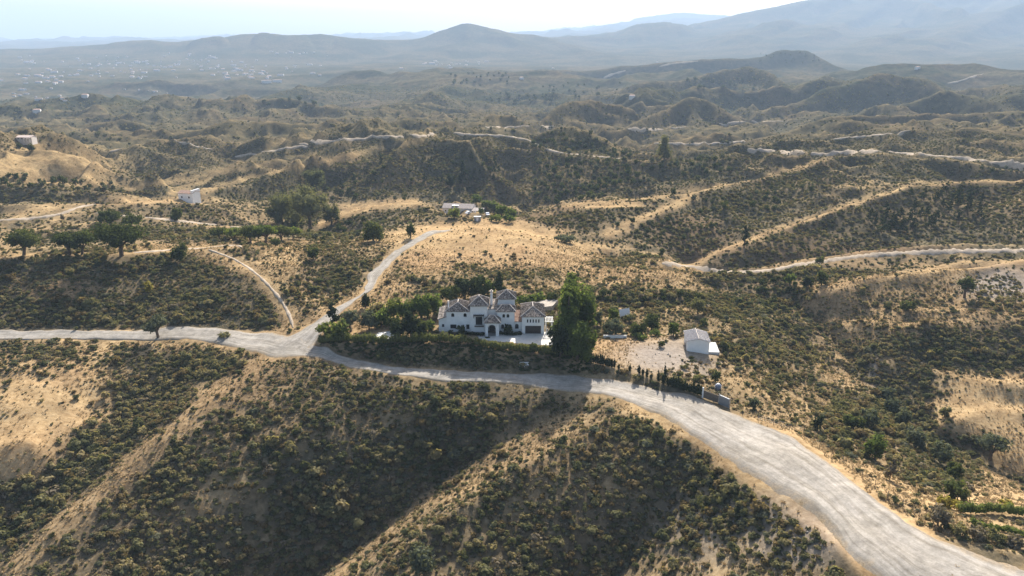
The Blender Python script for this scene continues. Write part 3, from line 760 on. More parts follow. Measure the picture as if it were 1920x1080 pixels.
def leaf_cloud(r, lobes, n, size, up=0.35, flip=True, jitter=0.25, shell=0.75):
    """n leaf sprays spread through the lobes (x, y, z, rx, ry, rz)"""
    lobes = np.asarray(lobes, float)
    vol = (lobes[:, 3] * lobes[:, 4] * lobes[:, 5]) ** (2 / 3)
    k = r.choice(len(lobes), n, p=vol / vol.sum())
    d = r.normal(size=(n, 3)); d /= np.linalg.norm(d, axis=1)[:, None]
    if flip: d[:, 2] = np.where(d[:, 2] < -0.35, -d[:, 2], d[:, 2])
    rad = shell + (1.08 - shell) * r.random(n)
    p = lobes[k, :3] + d * lobes[k, 3:] * rad[:, None]
    nrm = d + r.normal(size=(n, 3)) * jitter + np.array([0, 0, up]); nrm /= np.linalg.norm(nrm, axis=1)[:, None]
    t = np.cross(nrm, r.normal(size=(n, 3))); t /= np.linalg.norm(t, axis=1)[:, None]
    b = np.cross(nrm, t)
    s = size * (0.6 + 0.8 * r.random(n))[:, None]
    q = s * (0.55 + 0.5 * r.random(n))[:, None] / s * s
    bend = nrm * s * 0.25
    V = np.stack([p - t * s - bend, p - b * q + bend * .3, p + t * s - bend, p + b * q + bend * .3], 1).reshape(-1, 3)
    F = np.arange(4 * n).reshape(n, 4)
    return V, F
def ico(lobe, k=0.7, sub=1):
    bm = bmesh.new(); bmesh.ops.create_icosphere(bm, subdivisions=sub, radius=1.0)
    V = np.array([v.co[:] for v in bm.verts]); F = np.array([[v.index for v in f.verts] for f in bm.faces]); bm.free()
    return V * np.array(lobe[3:]) * k + np.array(lobe[:3]), F
def quads_mesh(name, parts):
    """parts: list of (V, F, material)"""
    me = bpy.data.meshes.new(name)
    vs, starts, idx, mats, off, mi = [], [], [], [], 0, 0
    ls = 0
    used = []
    for V, F, m in parts:
        if m not in used: used.append(m); me.materials.append(m)
        k = used.index(m)
        vs.append(V); idx.append((F + off).ravel()); starts.append(ls + np.arange(len(F)) * F.shape[1]); ls += F.size
        mats.append(np.full(len(F), k)); off += len(V)
    V = np.concatenate(vs).astype(np.float32); I = np.concatenate(idx).astype(np.int32); S = np.concatenate(starts).astype(np.int32)
    me.vertices.add(len(V)); me.vertices.foreach_set('co', V.ravel())
    me.loops.add(len(I)); me.loops.foreach_set('vertex_index', I)
    me.polygons.add(len(S)); me.polygons.foreach_set('loop_start', S); me.polygons.foreach_set('material_index', np.concatenate(mats).astype(np.int32))
    me.update(calc_edges=True)
    return me
def bush_mesh(name, seed, mat, n=90, lob=4, h=0.8, size=0.2, core=True):
    """a shrub about 1 m in radius, standing on z = 0"""
    r = np.random.default_rng(seed)
    lobes = [(0, 0, h * .42, .62, .62, h * .5)]
    for i in range(lob):
        a = r.random() * 6.28; q = .3 + .35 * r.random()
        lobes.append((math.cos(a) * q, math.sin(a) * q, h * (.3 + .4 * r.random()), .28 + .25 * r.random(), .28 + .25 * r.random(), h * (.28 + .2 * r.random())))
    V, F = leaf_cloud(r, lobes, n, size)
    V[:, 2] = np.maximum(V[:, 2], -0.1)
    parts = [(V, F, mat)]
    if core:
        parts.append((*ico(lobes[0], .78), mat))
    return quads_mesh(name, parts)
def tuft_mesh(name, seed, mat, n=16):
    r = np.random.default_rng(seed)
    V, F = [], []
    for i in range(n):
        a = r.random() * 6.28; q = .25 * r.random(); lean = .25 + .5 * r.random(); hh = .6 + .5 * r.random(); w = .12
        b = np.array([math.cos(a) * q, math.sin(a) * q, -.05]); d = np.array([math.cos(a) * lean, math.sin(a) * lean, hh]); s = np.array([-math.sin(a), math.cos(a), 0]) * w
        k = len(V); V += [b - s, b + s, b + d + s * .4, b + d - s * .4]; F.append((k, k + 1, k + 2, k + 3))
    return quads_mesh(name, [(np.array(V), np.array(F), mat)])

def proto_collection(name, meshes):
    c = bpy.data.collections.new(name)
    for i, me in enumerate(meshes):
        o = bpy.data.objects.new('%s_%02d' % (name, i), me); c.objects.link(o)
    return c
def scatter(name, pts, rot, scl, var, coll, label, cat):
    me = bpy.data.meshes.new(name)
    me.vertices.add(len(pts)); me.vertices.foreach_set('co', np.asarray(pts, np.float32).ravel())
    a = me.attributes.new('rot', 'FLOAT_VECTOR', 'POINT'); a.data.foreach_set('vector', np.asarray(rot, np.float32).ravel())
    a = me.attributes.new('scl', 'FLOAT_VECTOR', 'POINT'); a.data.foreach_set('vector', np.asarray(scl, np.float32).ravel())
    a = me.attributes.new('pick', 'INT', 'POINT'); a.data.foreach_set('value', np.asarray(var, np.int32))
    ng = bpy.data.node_groups.new(name, 'GeometryNodeTree')
    ng.interface.new_socket('Geometry', in_out='INPUT', socket_type='NodeSocketGeometry'); ng.interface.new_socket('Geometry', in_out='OUTPUT', socket_type='NodeSocketGeometry')
    gi = ng.nodes.new('NodeGroupInput'); go = ng.nodes.new('NodeGroupOutput')
    ip = ng.nodes.new('GeometryNodeInstanceOnPoints'); ci = ng.nodes.new('GeometryNodeCollectionInfo')
    ci.inputs['Collection'].default_value = coll; ci.inputs['Separate Children'].default_value = True; ci.inputs['Reset Children'].default_value = True
    ip.inputs['Pick Instance'].default_value = True
    def na(n, t):
        x = ng.nodes.new('GeometryNodeInputNamedAttribute'); x.data_type = t; x.inputs['Name'].default_value = n
        return next(s for s in x.outputs if s.enabled and s.name == 'Attribute')
    ng.links.new(gi.outputs[0], ip.inputs['Points']); ng.links.new(ci.outputs[0], ip.inputs['Instance'])
    ng.links.new(na('rot', 'FLOAT_VECTOR'), ip.inputs['Rotation']); ng.links.new(na('scl', 'FLOAT_VECTOR'), ip.inputs['Scale']); ng.links.new(na('pick', 'INT'), ip.inputs['Instance Index'])
    ng.links.new(ip.outputs[0], go.inputs[0])
    o = bpy.data.objects.new(name, me); COL.objects.link(o)
    md = o.modifiers.new('scatter', 'NODES'); md.node_group = ng
    o['kind'] = 'stuff'; o['label'] = label; o['category'] = cat
    return o

# where plants may not stand: roads, pads, buildings (photo pixels near the villa are turned into ground areas)
KEEP_OUT = []          # (x, y, radius) on the ground
road_mask = np.clip(blur(line_mask([LINES[i] for i in (0, 1, 2, 4)]), 3), 0, 1)
_road_pts = []
for o in bpy.data.objects:
    if o.name.startswith(('gravel_road', 'gravel_lane', 'earth_track')):
        n = len(o.data.vertices); a = np.empty(n * 3, np.float32); o.data.vertices.foreach_get('co', a); _road_pts.append(a.reshape(-1, 3)[:, :2])
_road_pts = np.concatenate(_road_pts)
def on_road(x, y, cell=1.0):
    occ = set(map(tuple, np.floor(_road_pts[np.hypot(_road_pts[:, 0], _road_pts[:, 1]) < 700] / cell).astype(int)))
    k = np.floor(np.stack([x, y], 1) / cell).astype(int)
    out = np.zeros(len(x), bool)
    for i, (a, b) in enumerate(k):
        out[i] = (a, b) in occ
    return out

def sample(n, r0, r1, th=R(41.5)):
    """points spread evenly over the ground between two ranges, inside the sight"""
    t = (rng.random(n) * 2 - 1) * th
    r = np.sqrt(r0 * r0 + rng.random(n) * (r1 * r1 - r0 * r0))
    return r * np.sin(t), r * np.cos(t)
# ------------------------------------------------------------------ building helpers
class MB:
    def __init__(s): s.v, s.f = [], []
    def add(s, V, F):
        k = len(s.v); s.v += [tuple(v) for v in V]; s.f += [tuple(i + k for i in f) for f in F]; return s
    def box(s, x0, x1, y0, y1, z0, z1):
        return s.add([(x, y, z) for z in (z0, z1) for y in (y0, y1) for x in (x0, x1)], [(0, 2, 3, 1), (4, 5, 7, 6), (0, 1, 5, 4), (2, 6, 7, 3), (0, 4, 6, 2), (1, 3, 7, 5)])
    def prism(s, poly, y0, y1):
        """poly: (x, z) points, counter-clockwise seen from the front (-y)"""
        n = len(poly)
        V = [(x, y0, z) for x, z in poly] + [(x, y1, z) for x, z in poly]
        F = [tuple(range(n)), tuple(range(2 * n - 1, n - 1, -1))] + [(i, i + n, (i + 1) % n + n, (i + 1) % n) for i in range(n)]
        return s.add(V, F)
    def tube(s, a, b, r0, r1=None, n=6):
        r1 = r0 if r1 is None else r1
        a, b = Vector(a), Vector(b); d = (b - a).normalized(); q = d.orthogonal().normalized(); w = d.cross(q)
        V = [a + (q * math.cos(t) + w * math.sin(t)) * r0 for t in [6.2832 * i / n for i in range(n)]] + [b + (q * math.cos(t) + w * math.sin(t)) * r1 for t in [6.2832 * i / n for i in range(n)]]
        F = [(i, (i + 1) % n, (i + 1) % n + n, i + n) for i in range(n)] + [tuple(range(n - 1, -1, -1)), tuple(range(n, 2 * n))]
        return s.add(V, F)
    def build(s, name, mat, parent=None, smooth=False):
        me = bpy.data.meshes.new(name); me.from_pydata(s.v, [], s.f); me.update()
        if smooth:
            for p in me.polygons: p.use_smooth = True
        me.materials.append(mat)
        o = bpy.data.objects.new(name, me); COL.objects.link(o)
        if parent: o.parent = parent
        return o
def thing(name, label, cat, loc=(0, 0, 0), rz=0.0, group=None):
    o = bpy.data.objects.new(name, None); COL.objects.link(o); o.location = loc; o.rotation_euler = (0, 0, rz)
    o.empty_display_size = 0.5
    o['label'] = label; o['category'] = cat
    if group: o['group'] = group
    return o
def tag(o, label, cat, group=None):
    o['label'] = label; o['category'] = cat
    if group: o['group'] = group
    return o

M_WHITE = mat_simple('whitewash', (.80, .79, .76), 0.9, 0.05, 0.8, 0.15)
M_GLASS = mat_simple('dark_glass', (.02, .025, .03), 0.12, 0.1)
M_WOOD = mat_simple('dark_timber', (.045, .03, .022), 0.6, 0.25, 3.0, 0.3)
M_IRON = mat_simple('dark_iron', (.03, .03, .03), 0.5)
M_PAVE = mat_simple('pale_paving', (.62, .58, .52), 0.9, 0.08, 1.2, 0.2)
M_CONC = mat_simple('concrete', (.55, .52, .47), 0.9, 0.12, 0.8, 0.2)
M_STONE = mat_simple('rubble_stone', (.38, .32, .26), 0.95, 0.35, 2.2, 0.6)
M_GREY = mat_simple('grey_metal', (.22, .23, .24), 0.5, 0.08, 1.0, 0.0, 0.3)
M_POST = mat_simple('weathered_timber', (.15, .12, .09), 0.9, 0.3, 4.0)
M_BLUEGREY = mat_simple('blue_grey_plastic', (.17, .19, .25), 0.6, 0.1)
M_PANEL = mat_simple('pale_sheet', (.66, .66, .66), 0.6, 0.06, 1.0)
M_EARTH = mat_simple('dark_soil', (.09, .065, .045), 1.0, 0.3, 2.0, 0.4)
def make_tile_mat(name, stops):
    m, nt, out = new_mat(name)
    tc = N(nt, 'TexCoord'); v = N(nt, 'TexVoronoi'); v.inputs['Scale'].default_value = 3.2; L(nt, tc.outputs['Object'], v.inputs['Vector'])
    n = noise_tex(nt, tc.outputs['Object'], 1.1, 4)
    f = math_n(nt, 'ADD', math_n(nt, 'MULTIPLY', v.outputs['Color'], 0.7), math_n(nt, 'MULTIPLY', n.outputs['Fac'], 0.4))
    r = ramp(nt, f, stops)
    p = N(nt, 'BsdfPrincipled'); p.inputs['Roughness'].default_value = 0.9; p.inputs['Specular IOR Level'].default_value = 0.2
    L(nt, r.outputs[0], p.inputs['Base Color']); L(nt, p.outputs[0], out.inputs['Surface'])
    return m
M_TILE = make_tile_mat('old_roof_tiles', [(0.2, (.045, .038, .032)), (0.45, (.13, .105, .085)), (0.65, (.27, .22, .18)), (0.85, (.44, .38, .32))])
M_TILER = make_tile_mat('terracotta_tiles', [(0.2, (.16, .085, .06)), (0.55, (.30, .185, .13)), (0.85, (.42, .29, .22))])
M_TILEG = make_tile_mat('grey_brown_roof', [(0.2, (.20, .165, .15)), (0.55, (.29, .245, .22)), (0.85, (.38, .33, .30))])
M_TILEP = make_tile_mat('pale_pink_tiles', [(0.2, (.50, .43, .39)), (0.55, (.62, .56, .51)), (0.85, (.70, .65, .60))])
M_CAP = mat_simple('pale_ridge_tiles', (.50, .43, .37), 0.9, 0.25, 2.0)

def wall_panel(mb, x0, x1, z0, z1, y0, y1, holes):
    """a wall from y0 (front) to y1 with openings (hx0, hx1, hz0, hz1, arched)"""
    xs = sorted({x0, x1} | {h[0] for h in holes} | {h[1] for h in holes}); zs = sorted({z0, z1} | {h[2] for h in holes} | {h[3] for h in holes})
    for a, b in zip(xs[:-1], xs[1:]):
        run = None
        for c, d in zip(zs[:-1], zs[1:]):
            mx, mz = (a + b) / 2, (c + d) / 2
            inside = any(h[0] < mx < h[1] and h[2] < mz < h[3] for h in holes)
            if not inside:
                run = [c, d] if run is None else [run[0], d]
            if inside and run: mb.box(a, b, y0, y1, *run); run = None
        if run: mb.box(a, b, y0, y1, *run)
    for h in holes:
        if h[4]:
            hx0, hx1, hz1 = h[0], h[1], h[3]; r = (hx1 - hx0) / 2; cx = (hx0 + hx1) / 2; zc = hz1 - r * 0.9
            for sgn in (-1, 1):
                arc = [(cx + sgn * r * math.cos(t), zc + r * .9 * math.sin(t)) for t in np.linspace(0, math.pi / 2, 6)]
                poly = arc + [(cx + sgn * r, hz1)]
                if sgn < 0: poly = poly[::-1]
                mb.prism(poly, y0 + .004, y1 - .004)
def add_window(parent, x0, x1, z0, z1, y, arched=False, mullions=1, mat=None, sill=True):
    """window set back in its opening; y = front face of the wall"""
    fr = MB(); t = 0.07
    fr.box(x0, x0 + t, y + .10, y + .18, z0, z1); fr.box(x1 - t, x1, y + .10, y + .18, z0, z1); fr.box(x0 + t, x1 - t, y + .10, y + .18, z0, z0 + t); fr.box(x0 + t, x1 - t, y + .10, y + .18, z1 - t, z1)
    for k in range(1, mullions + 1):
        c = x0 + (x1 - x0) * k / (mullions + 1); fr.box(c - .025, c + .025, y + .11, y + .17, z0 + t, z1 - t)
    w = fr.build('window', M_WOOD, parent)
    MB().box(x0 + .02, x1 - .02, y + .185, y + .21, z0 + .02, z1 - .02).build('pane', mat or M_GLASS, w)
    if sill: MB().box(x0 - .1, x1 + .1, y - .10, y + .09, z0 - .10, z0 - .003).build('sill', M_WHITE, w)
    return w
def hip_roof(parent, x0, x1, y0, y1, ze, rise, mat, eave=0.35, ridge_in=None, name='roof', thick=0.16, caps=True):
    """hipped roof over a rectangle; ridge along y unless wider than deep; pyramid when square"""
    x0 -= eave; x1 += eave; y0 -= eave; y1 += eave
    w, d = x1 - x0, y1 - y0
    cx, cy = (x0 + x1) / 2, (y0 + y1) / 2
    if d >= w:
        k = w / 2 if ridge_in is None else ridge_in
        a, b = (cx, y0 + k, ze + rise), (cx, y1 - k, ze + rise)
    else:
        k = d / 2 if ridge_in is None else ridge_in
        a, b = (x0 + k, cy, ze + rise), (x1 - k, cy, ze + rise)
    c = [(x0, y0, ze), (x1, y0, ze), (x1, y1, ze), (x0, y1, ze)]
    lo = [(x, y, z - thick) for x, y, z in c]
    V = c + [a, b] + lo
    if d >= w: F = [(0, 1, 4), (1, 2, 5, 4), (2, 3, 5), (3, 0, 4, 5)]
    else: F = [(0, 1, 5, 4), (1, 2, 5), (2, 3, 4, 5), (3, 0, 4)]
    F += [(6, 7, 1, 0), (7, 8, 2, 1), (8, 9, 3, 2), (9, 6, 0, 3), (9, 8, 7, 6)]
    mb = MB(); mb.add(V, F)
    r = mb.build(name, mat, parent)
    # rolls of barrel tiles down each slope
    rolls = MB()
    def slope(p0, p1, t0, t1):
        n = int((Vector(p1) - Vector(p0)).length / 0.42)
        for i in range(n):
            u = (i + .5) / n
            e = Vector(p0).lerp(Vector(p1), u)
            # where the roll ends on the hip lines or ridge
            tl = (Vector(t1) - Vector(t0)).length; L0 = (Vector(p1) - Vector(p0)).length
            s = u * L0
            dirx = (Vector(p1) - Vector(p0)).normalized()
            a0 = (Vector(t0) - Vector(p0)).dot(dirx); a1 = (Vector(t1) - Vector(p0)).dot(dirx)
            hgt = min(1.0, s / max(a0, .01), (L0 - s) / max(L0 - a1, .01))
            upv = (Vector(t0) - Vector(p0)) - dirx * a0
            if hgt > .08: rolls.tube(e + Vector((0, 0, .02)), e + upv * hgt * .98 + Vector((0, 0, .02)), .085, .085, 5)
    A, B = a, b
    if d >= w:
        slope(c[0], c[1], A, A); slope(c[1], c[2], A, B); slope(c[3], c[2], B, B); slope(c[0], c[3], A, B)
    else:
        slope(c[0], c[1], A, B); slope(c[3], c[2], A, B); slope(c[1], c[2], B, B); slope(c[0], c[3], A, A)
    rolls.build('tile_rolls', mat, r)['kind'] = 'stuff'
    if caps:
        ends = [(c[0], A), (c[1], A if d >= w else B), (c[2], B), (c[3], B if d >= w else A)]
        for p, q in ends:
            MB().tube(Vector(p) + Vector((0, 0, .06)), Vector(q) + Vector((0, 0, .06)), .13, .13, 6).build('ridge_cap', M_CAP, r)
        if (Vector(A) - Vector(B)).length > .3:
            MB().tube(Vector(A) + Vector((0, 0, .06)), Vector(B) + Vector((0, 0, .06)), .13, .13, 6).build('ridge_cap', M_CAP, r)
    return r

# ------------------------------------------------------------------ the villa
VS = 0.02109                                   # metres per enlarged pixel along the front
VX0, VYF = -23.1, 188.4                        # x of the left edge of the survey, distance of the garage front
PADZ = gz(-2, 186)
def vx(zx): return zx * VS + VX0
villa = thing('villa', 'large white villa with two tiled towers, arched porch and dark garage door', 'villa', (0, 0, PADZ))
def vwall(name, x0, x1, yf, depth, h, holes=(), base=-1.2):
    mb = MB(); t = 0.35
    wall_panel(mb, x0, x1, base, h, yf, yf + t, list(holes))
    mb.box(x0, x0 + t, yf + t, yf + depth, base, h); mb.box(x1 - t, x1, yf + t, yf + depth, base, h); mb.box(x0 + t, x1 - t, yf + depth - t, yf + depth, base, h)
    mb.box(x0 + t, x1 - t, yf + t, yf + depth - t, h - .25, h - .03)
    return mb.build(name, M_WHITE, villa)
def vwindows(hs, yf, **kw):
    for h in hs: add_window(villa, *h[:4], yf, h[4], **kw)
Y0 = VYF
# garage
gx0, gx1 = vx(1222), vx(1508)
gh = [(vx(1265), vx(1468), 0.0, 2.35, False)] + [(vx(c) - .18, vx(c) + .18, 3.25, 4.2, False) for c in (1295, 1331, 1367, 1403, 1438)]
vwall('garage_wall', gx0, gx1, Y0, 9.5, 5.1, gh)
for h in gh[1:]: add_window(villa, *h[:4], Y0, False, mullions=0, sill=False)
gd = MB().box(vx(1265) + .01, vx(1468) - .01, Y0 + .2, Y0 + .27, 0.0, 2.34).build('garage_door', M_WOOD, villa)
for k in range(5): MB().box(vx(1265) + .06, vx(1468) - .06, Y0 + .165, Y0 + .199, .05 + k * .46, .47 + k * .46).build('door_panel', M_WOOD, gd)
hip_roof(villa, gx0, gx1, Y0, Y0 + 9.5, 5.1, 1.75, M_TILE)
# low link with terracotta lean-to
lx0, lx1 = vx(1128), gx0 - .004
vwall('link_wall', lx0, lx1, Y0 + 1.6, 6, 3.2, [(vx(1135), vx(1180), .9, 2.3, True)])
add_window(villa, vx(1135), vx(1180), .9, 2.3, Y0 + 1.6, True)
mb = MB(); mb.add([(lx0, Y0 + 1.3, 3.15), (lx1, Y0 + 1.3, 3.15), (lx1, Y0 + 5.6, 4.9), (lx0, Y0 + 5.6, 4.9), (lx0, Y0 + 1.3, 2.98), (lx1, Y0 + 1.3, 2.98), (lx1, Y0 + 5.6, 4.7), (lx0, Y0 + 5.6, 4.7)], [(0, 1, 2, 3), (4, 5, 1, 0), (5, 6, 2, 1), (7, 4, 0, 3), (6, 7, 3, 2), (7, 6, 5, 4)]).build('lean_to_roof', M_TILER, villa)
# right block with twin arched windows, tower behind it
bx0, bx1 = vx(905), lx0 - .004
bh = [(vx(973), vx(1006), 4.35, 5.35, True), (vx(1026), vx(1060), 4.35, 5.35, True), (vx(955), vx(995), 1.1, 2.4, True), (vx(1045), vx(1090), 1.1, 2.4, True)]
vwall('right_wing_wall', bx0, bx1, Y0 + 1.0, 7.5, 6.2, bh); vwindows(bh, Y0 + 1.0)
hip_roof(villa, bx0, bx1, Y0 + 1.0, Y0 + 4.6, 6.2, 1.25, M_TILE, ridge_in=1.7)
tw0, tw1 = vx(912), vx(1132)
vwall('rear_tower_wall', tw0, tw1, Y0 + 4.8, 4.9, 8.5, [], base=5.8)
hip_roof(villa, tw0, tw1, Y0 + 4.8, Y0 + 9.7, 8.5, 1.75, M_TILE, 0.45)
# tower with the big window
t0, t1 = vx(562), vx(780)
th = [(vx(630), vx(716), 2.35, 4.75, False)]
vwall('front_tower_wall', t0, t1, Y0 + .6, 5.6, 8.0, th); add_window(villa, *th[0][:4], Y0 + .6, False, mullions=3)
hip_roof(villa, t0, t1, Y0 + .6, Y0 + 6.2, 8.0, 1.85, M_TILE, 0.45)
cp = MB().box(vx(602), vx(738), Y0 - .5, Y0 + .59, 5.25, 5.36).build('window_canopy', M_WOOD, villa)
for k in range(6):
    c = vx(608) + (vx(732) - vx(608)) * k / 5; MB().box(c - .06, c + .06, Y0 - .75, Y0 + .55, 5.363, 5.47).build('rafter', M_WOOD, cp)
for c in (vx(606), vx(734)):
    MB().tube((c, Y0 - .4, 5.25), (c, Y0 + .58, 4.3), .06, .06, 5).build('bracket', M_WOOD, cp)
bl = MB().box(vx(615), vx(735), Y0 - .1, Y0 + .595, 2.05, 2.2).build('balcony', M_WOOD, villa)
for k in range(12):
    c = vx(618) + (vx(732) - vx(618)) * k / 11; MB().box(c - .015, c + .015, Y0 - .08, Y0 - .05, 2.2, 2.95).build('baluster', M_IRON, bl)
# left wing
l0, l1 = vx(252), t0 - .004
lh = [(vx(315), vx(354), 4.4, 5.45, True), (vx(473), vx(513), 4.4, 5.45, True), (vx(300), vx(378), 1.0, 2.2, False), (vx(505), vx(545), .8, 2.2, False)]
vwall('left_wing_wall', l0, l1, Y0 + 1.4, 7.0, 6.1, lh); vwindows(lh, Y0 + 1.4)
hip_roof(villa, l0, l1 - .5, Y0 + 1.4, Y0 + 8.4, 6.1, 1.7, M_TILE, ridge_in=2.6)
# low end wing
e0, e1 = vx(150), l0 - .004
eh = [(vx(190), vx(220), 1.3, 2.2, False)]
vwall('end_wing_wall', e0, e1, Y0 + 1.7, 6.0, 3.7, eh); vwindows(eh, Y0 + 1.7, mullions=0)
mb = MB(); mb.add([(e0 - .3, Y0 + 1.4, 3.7), (e1, Y0 + 1.4, 4.5), (e1, Y0 + 7.9, 5.7), (e0 - .3, Y0 + 7.9, 4.9), (e0 - .3, Y0 + 1.4, 3.5), (e1, Y0 + 1.4, 4.3), (e1, Y0 + 7.9, 5.5), (e0 - .3, Y0 + 7.9, 4.7)], [(0, 1, 2, 3), (4, 5, 1, 0), (5, 6, 2, 1), (7, 4, 0, 3), (6, 7, 3, 2), (7, 6, 5, 4)]).build('lean_to_roof', M_TILE, villa)
MB().prism([(e0, 3.7), (e1, 3.7), (e1, 4.29), (e0, 3.52)], Y0 + 1.72, Y0 + 2.0).build('gable_fill', M_WHITE, villa)
# recessed stair wall between tower and right block
vwall('stair_wall', t1 + .004, bx0 - .004, Y0 + 2.4, 5, 6.4, [], base=-1.2)
mb = MB(); mb.add([(t1 + .004, Y0 + 2.1, 6.41), (bx0 - .004, Y0 + 2.1, 6.41), (bx0 - .004, Y0 + 7.4, 7.6), (t1 + .004, Y0 + 7.4, 7.6), (t1 + .004, Y0 + 2.1, 6.3), (bx0 - .004, Y0 + 2.1, 6.3), (bx0 - .004, Y0 + 7.4, 7.5), (t1 + .004, Y0 + 7.4, 7.5)], [(0, 1, 2, 3), (4, 5, 1, 0), (5, 6, 2, 1), (7, 4, 0, 3), (6, 7, 3, 2), (7, 6, 5, 4)]).build('lean_to_roof', M_TILE, villa)
ch = MB().box(vx(815), vx(843), Y0 + 4.2, Y0 + 4.9, 6.4, 10.6).build('chimney', M_WHITE, villa)
MB().box(vx(808), vx(850), Y0 + 4.0, Y0 + 5.1, 10.605, 10.78).build('chimney_cap', M_CAP, ch)
MB().box(vx(818), vx(840), Y0 + 4.3, Y0 + 4.8, 10.785, 11.1).build('flue', M_STONE, ch)
c2 = MB().box(vx(271), vx(284), Y0 + 2.6, Y0 + 3.0, 6.3, 8.4).build('chimney', M_WHITE, villa); MB().box(vx(267), vx(288), Y0 + 2.5, Y0 + 3.1, 8.403, 8.52).build('chimney_cap', M_CAP, c2)
# porch
p0, p1 = vx(757), vx(930)
ph = [(vx(790), vx(890), -1.1, 3.35, True)]
mb = MB(); wall_panel(mb, p0, p1, -1.2, 4.1, Y0 - 1.9, Y0 - 1.5, ph)
mb.box(p0, p0 + .35, Y0 - 1.5, Y0 + 2.3, -1.2, 4.1); mb.box(p1 - .35, p1, Y0 - 1.5, Y0 + .98, -1.2, 4.1)
porch = mb.build('porch_wall', M_WHITE, villa)
hip_roof(villa, p0, p1, Y0 - 1.9, Y0 + 1.6, 4.1, 1.3, M_TILE, 0.5, ridge_in=1.75)
gt = MB()
for k in range(9):
    c = vx(793) + (vx(887) - vx(793)) * k / 8; gt.box(c - .02, c + .02, Y0 - 1.75, Y0 - 1.72, .05, 2.2)
gt.box(vx(791), vx(889), Y0 - 1.76, Y0 - 1.71, 2.2, 2.27); gt.box(vx(791), vx(889), Y0 - 1.76, Y0 - 1.71, .02, .08)
gt.build('porch_gate', M_IRON, villa)
dr = MB().box(vx(805), vx(875), Y0 + 2.2, Y0 + 2.39, 0, 2.4).build('front_door', M_WOOD, villa)
MB().box(vx(862), vx(866), Y0 + 2.14, Y0 + 2.195, 1.0, 1.12).build('handle', M_IRON, dr)

# forecourt and terraces
def slab_px(name, poly, mat, label, z=None, h=0.5, lift=0.05):
    """paved sheet over photo corners, at a level height"""
    P = [at_z(px, py, z if z is not None else PADZ) for px, py in poly]
    top = (z if z is not None else PADZ) + lift
    n = len(P); V = [(p[0], p[1], top) for p in P] + [(p[0], p[1], top - h) for p in P]
    F = [tuple(range(n)), tuple(range(2 * n - 1, n - 1, -1))] + [(i, i + n, (i + 1) % n + n, (i + 1) % n) for i in range(n)]
    me = bpy.data.meshes.new(name); me.from_pydata(V, [], F); bm = bmesh.new(); bm.from_mesh(me); bmesh.ops.recalc_face_normals(bm, faces=bm.faces); bm.to_mesh(me); bm.free()
    me.materials.append(mat); o = bpy.data.objects.new(name, me); COL.objects.link(o); o['kind'] = 'structure'; o['label'] = label
    return o
slab_px('forecourt', [(900,637),(893,627),(905,624),(1016,624),(1042,618),(1048,640),(1030,648),(960,643)], M_PAVE, 'pale paved forecourt in front of the garage')
slab_px('garden_terrace', [(700,632),(710,624),(742,620),(752,634),(735,640)], M_PAVE, 'small pale terrace among the garden trees', lift=.1)
slab_px('pool_terrace', [(1002,568),(1030,560),(1046,563),(1036,574),(1008,577)], M_STONE, 'pale terrace behind the garage', z=PADZ + 1.2, h=1.6)

# white pergola and steps right of the garage
pg = thing('pergola', 'white post pergola beside the garage wall', 'pergola', (0, 0, PADZ))
pgx, pgy = vx(1535), Y0 + 1.0
for i, (dx, dy) in enumerate(((0, 0), (1.6, -.3), (0, 3.5), (1.6, 3.2))):
    MB().box(pgx + dx - .1, pgx + dx + .1, pgy + dy - .1, pgy + dy + .1, -.3, 3.1).build('post', M_WHITE, pg)
for dy in (-.1, 3.3): MB().box(pgx - .3, pgx + 2.0, pgy + dy - .09, pgy + dy + .09, 3.1, 3.25).build('beam', M_WHITE, pg)
for k in range(6): MB().box(pgx - .15 + k * .38, pgx - .05 + k * .38, pgy - .5, pgy + 3.8, 3.253, 3.35).build('slat', M_WHITE, pg)
rw = thing('retaining_wall', 'stone retaining wall with steps between garage and big trees', 'wall', (0, 0, PADZ))
for k in range(5):
    MB().box(vx(1525) + k * .1, vx(1560), Y0 - .6 + k * .42, Y0 - .6 + (k + 1) * .42 - .004, -.5, .2 + k * .2).build('step', M_PAVE, rw)
r2 = random.Random(4)
for row in range(3):
    xx = vx(1562)
    while xx < vx(1690):
        w = .5 + r2.random() * .5
        MB().box(xx, xx + w - .03, Y0 - .2 + r2.random() * .08 + row * .12, Y0 + .5 + row * .12, -.3 + row * .42, .1 + row * .42).build('stone', M_STONE, rw)
        xx += w
# stepped white sign frame on the bank
q = hit(983, 689); sg = thing('sign_frame', 'low white frame sign standing on the shady bank by the road', 'sign', q)
for a, b in ((-1.15, -1.07), (1.07, 1.15), (-.04, .04)): MB().box(a, b, -.04, .04, -.6, 1.35).build('post', M_WHITE, sg)
MB().box(-1.06, -.045, -.03, .03, 1.24, 1.33).build('rail', M_WHITE, sg); MB().box(-1.06, -.045, -.03, .03, .45, .54).build('rail', M_WHITE, sg)
MB().box(.045, 1.065, -.025, .025, .45, 1.33).build('board', M_PANEL, sg)

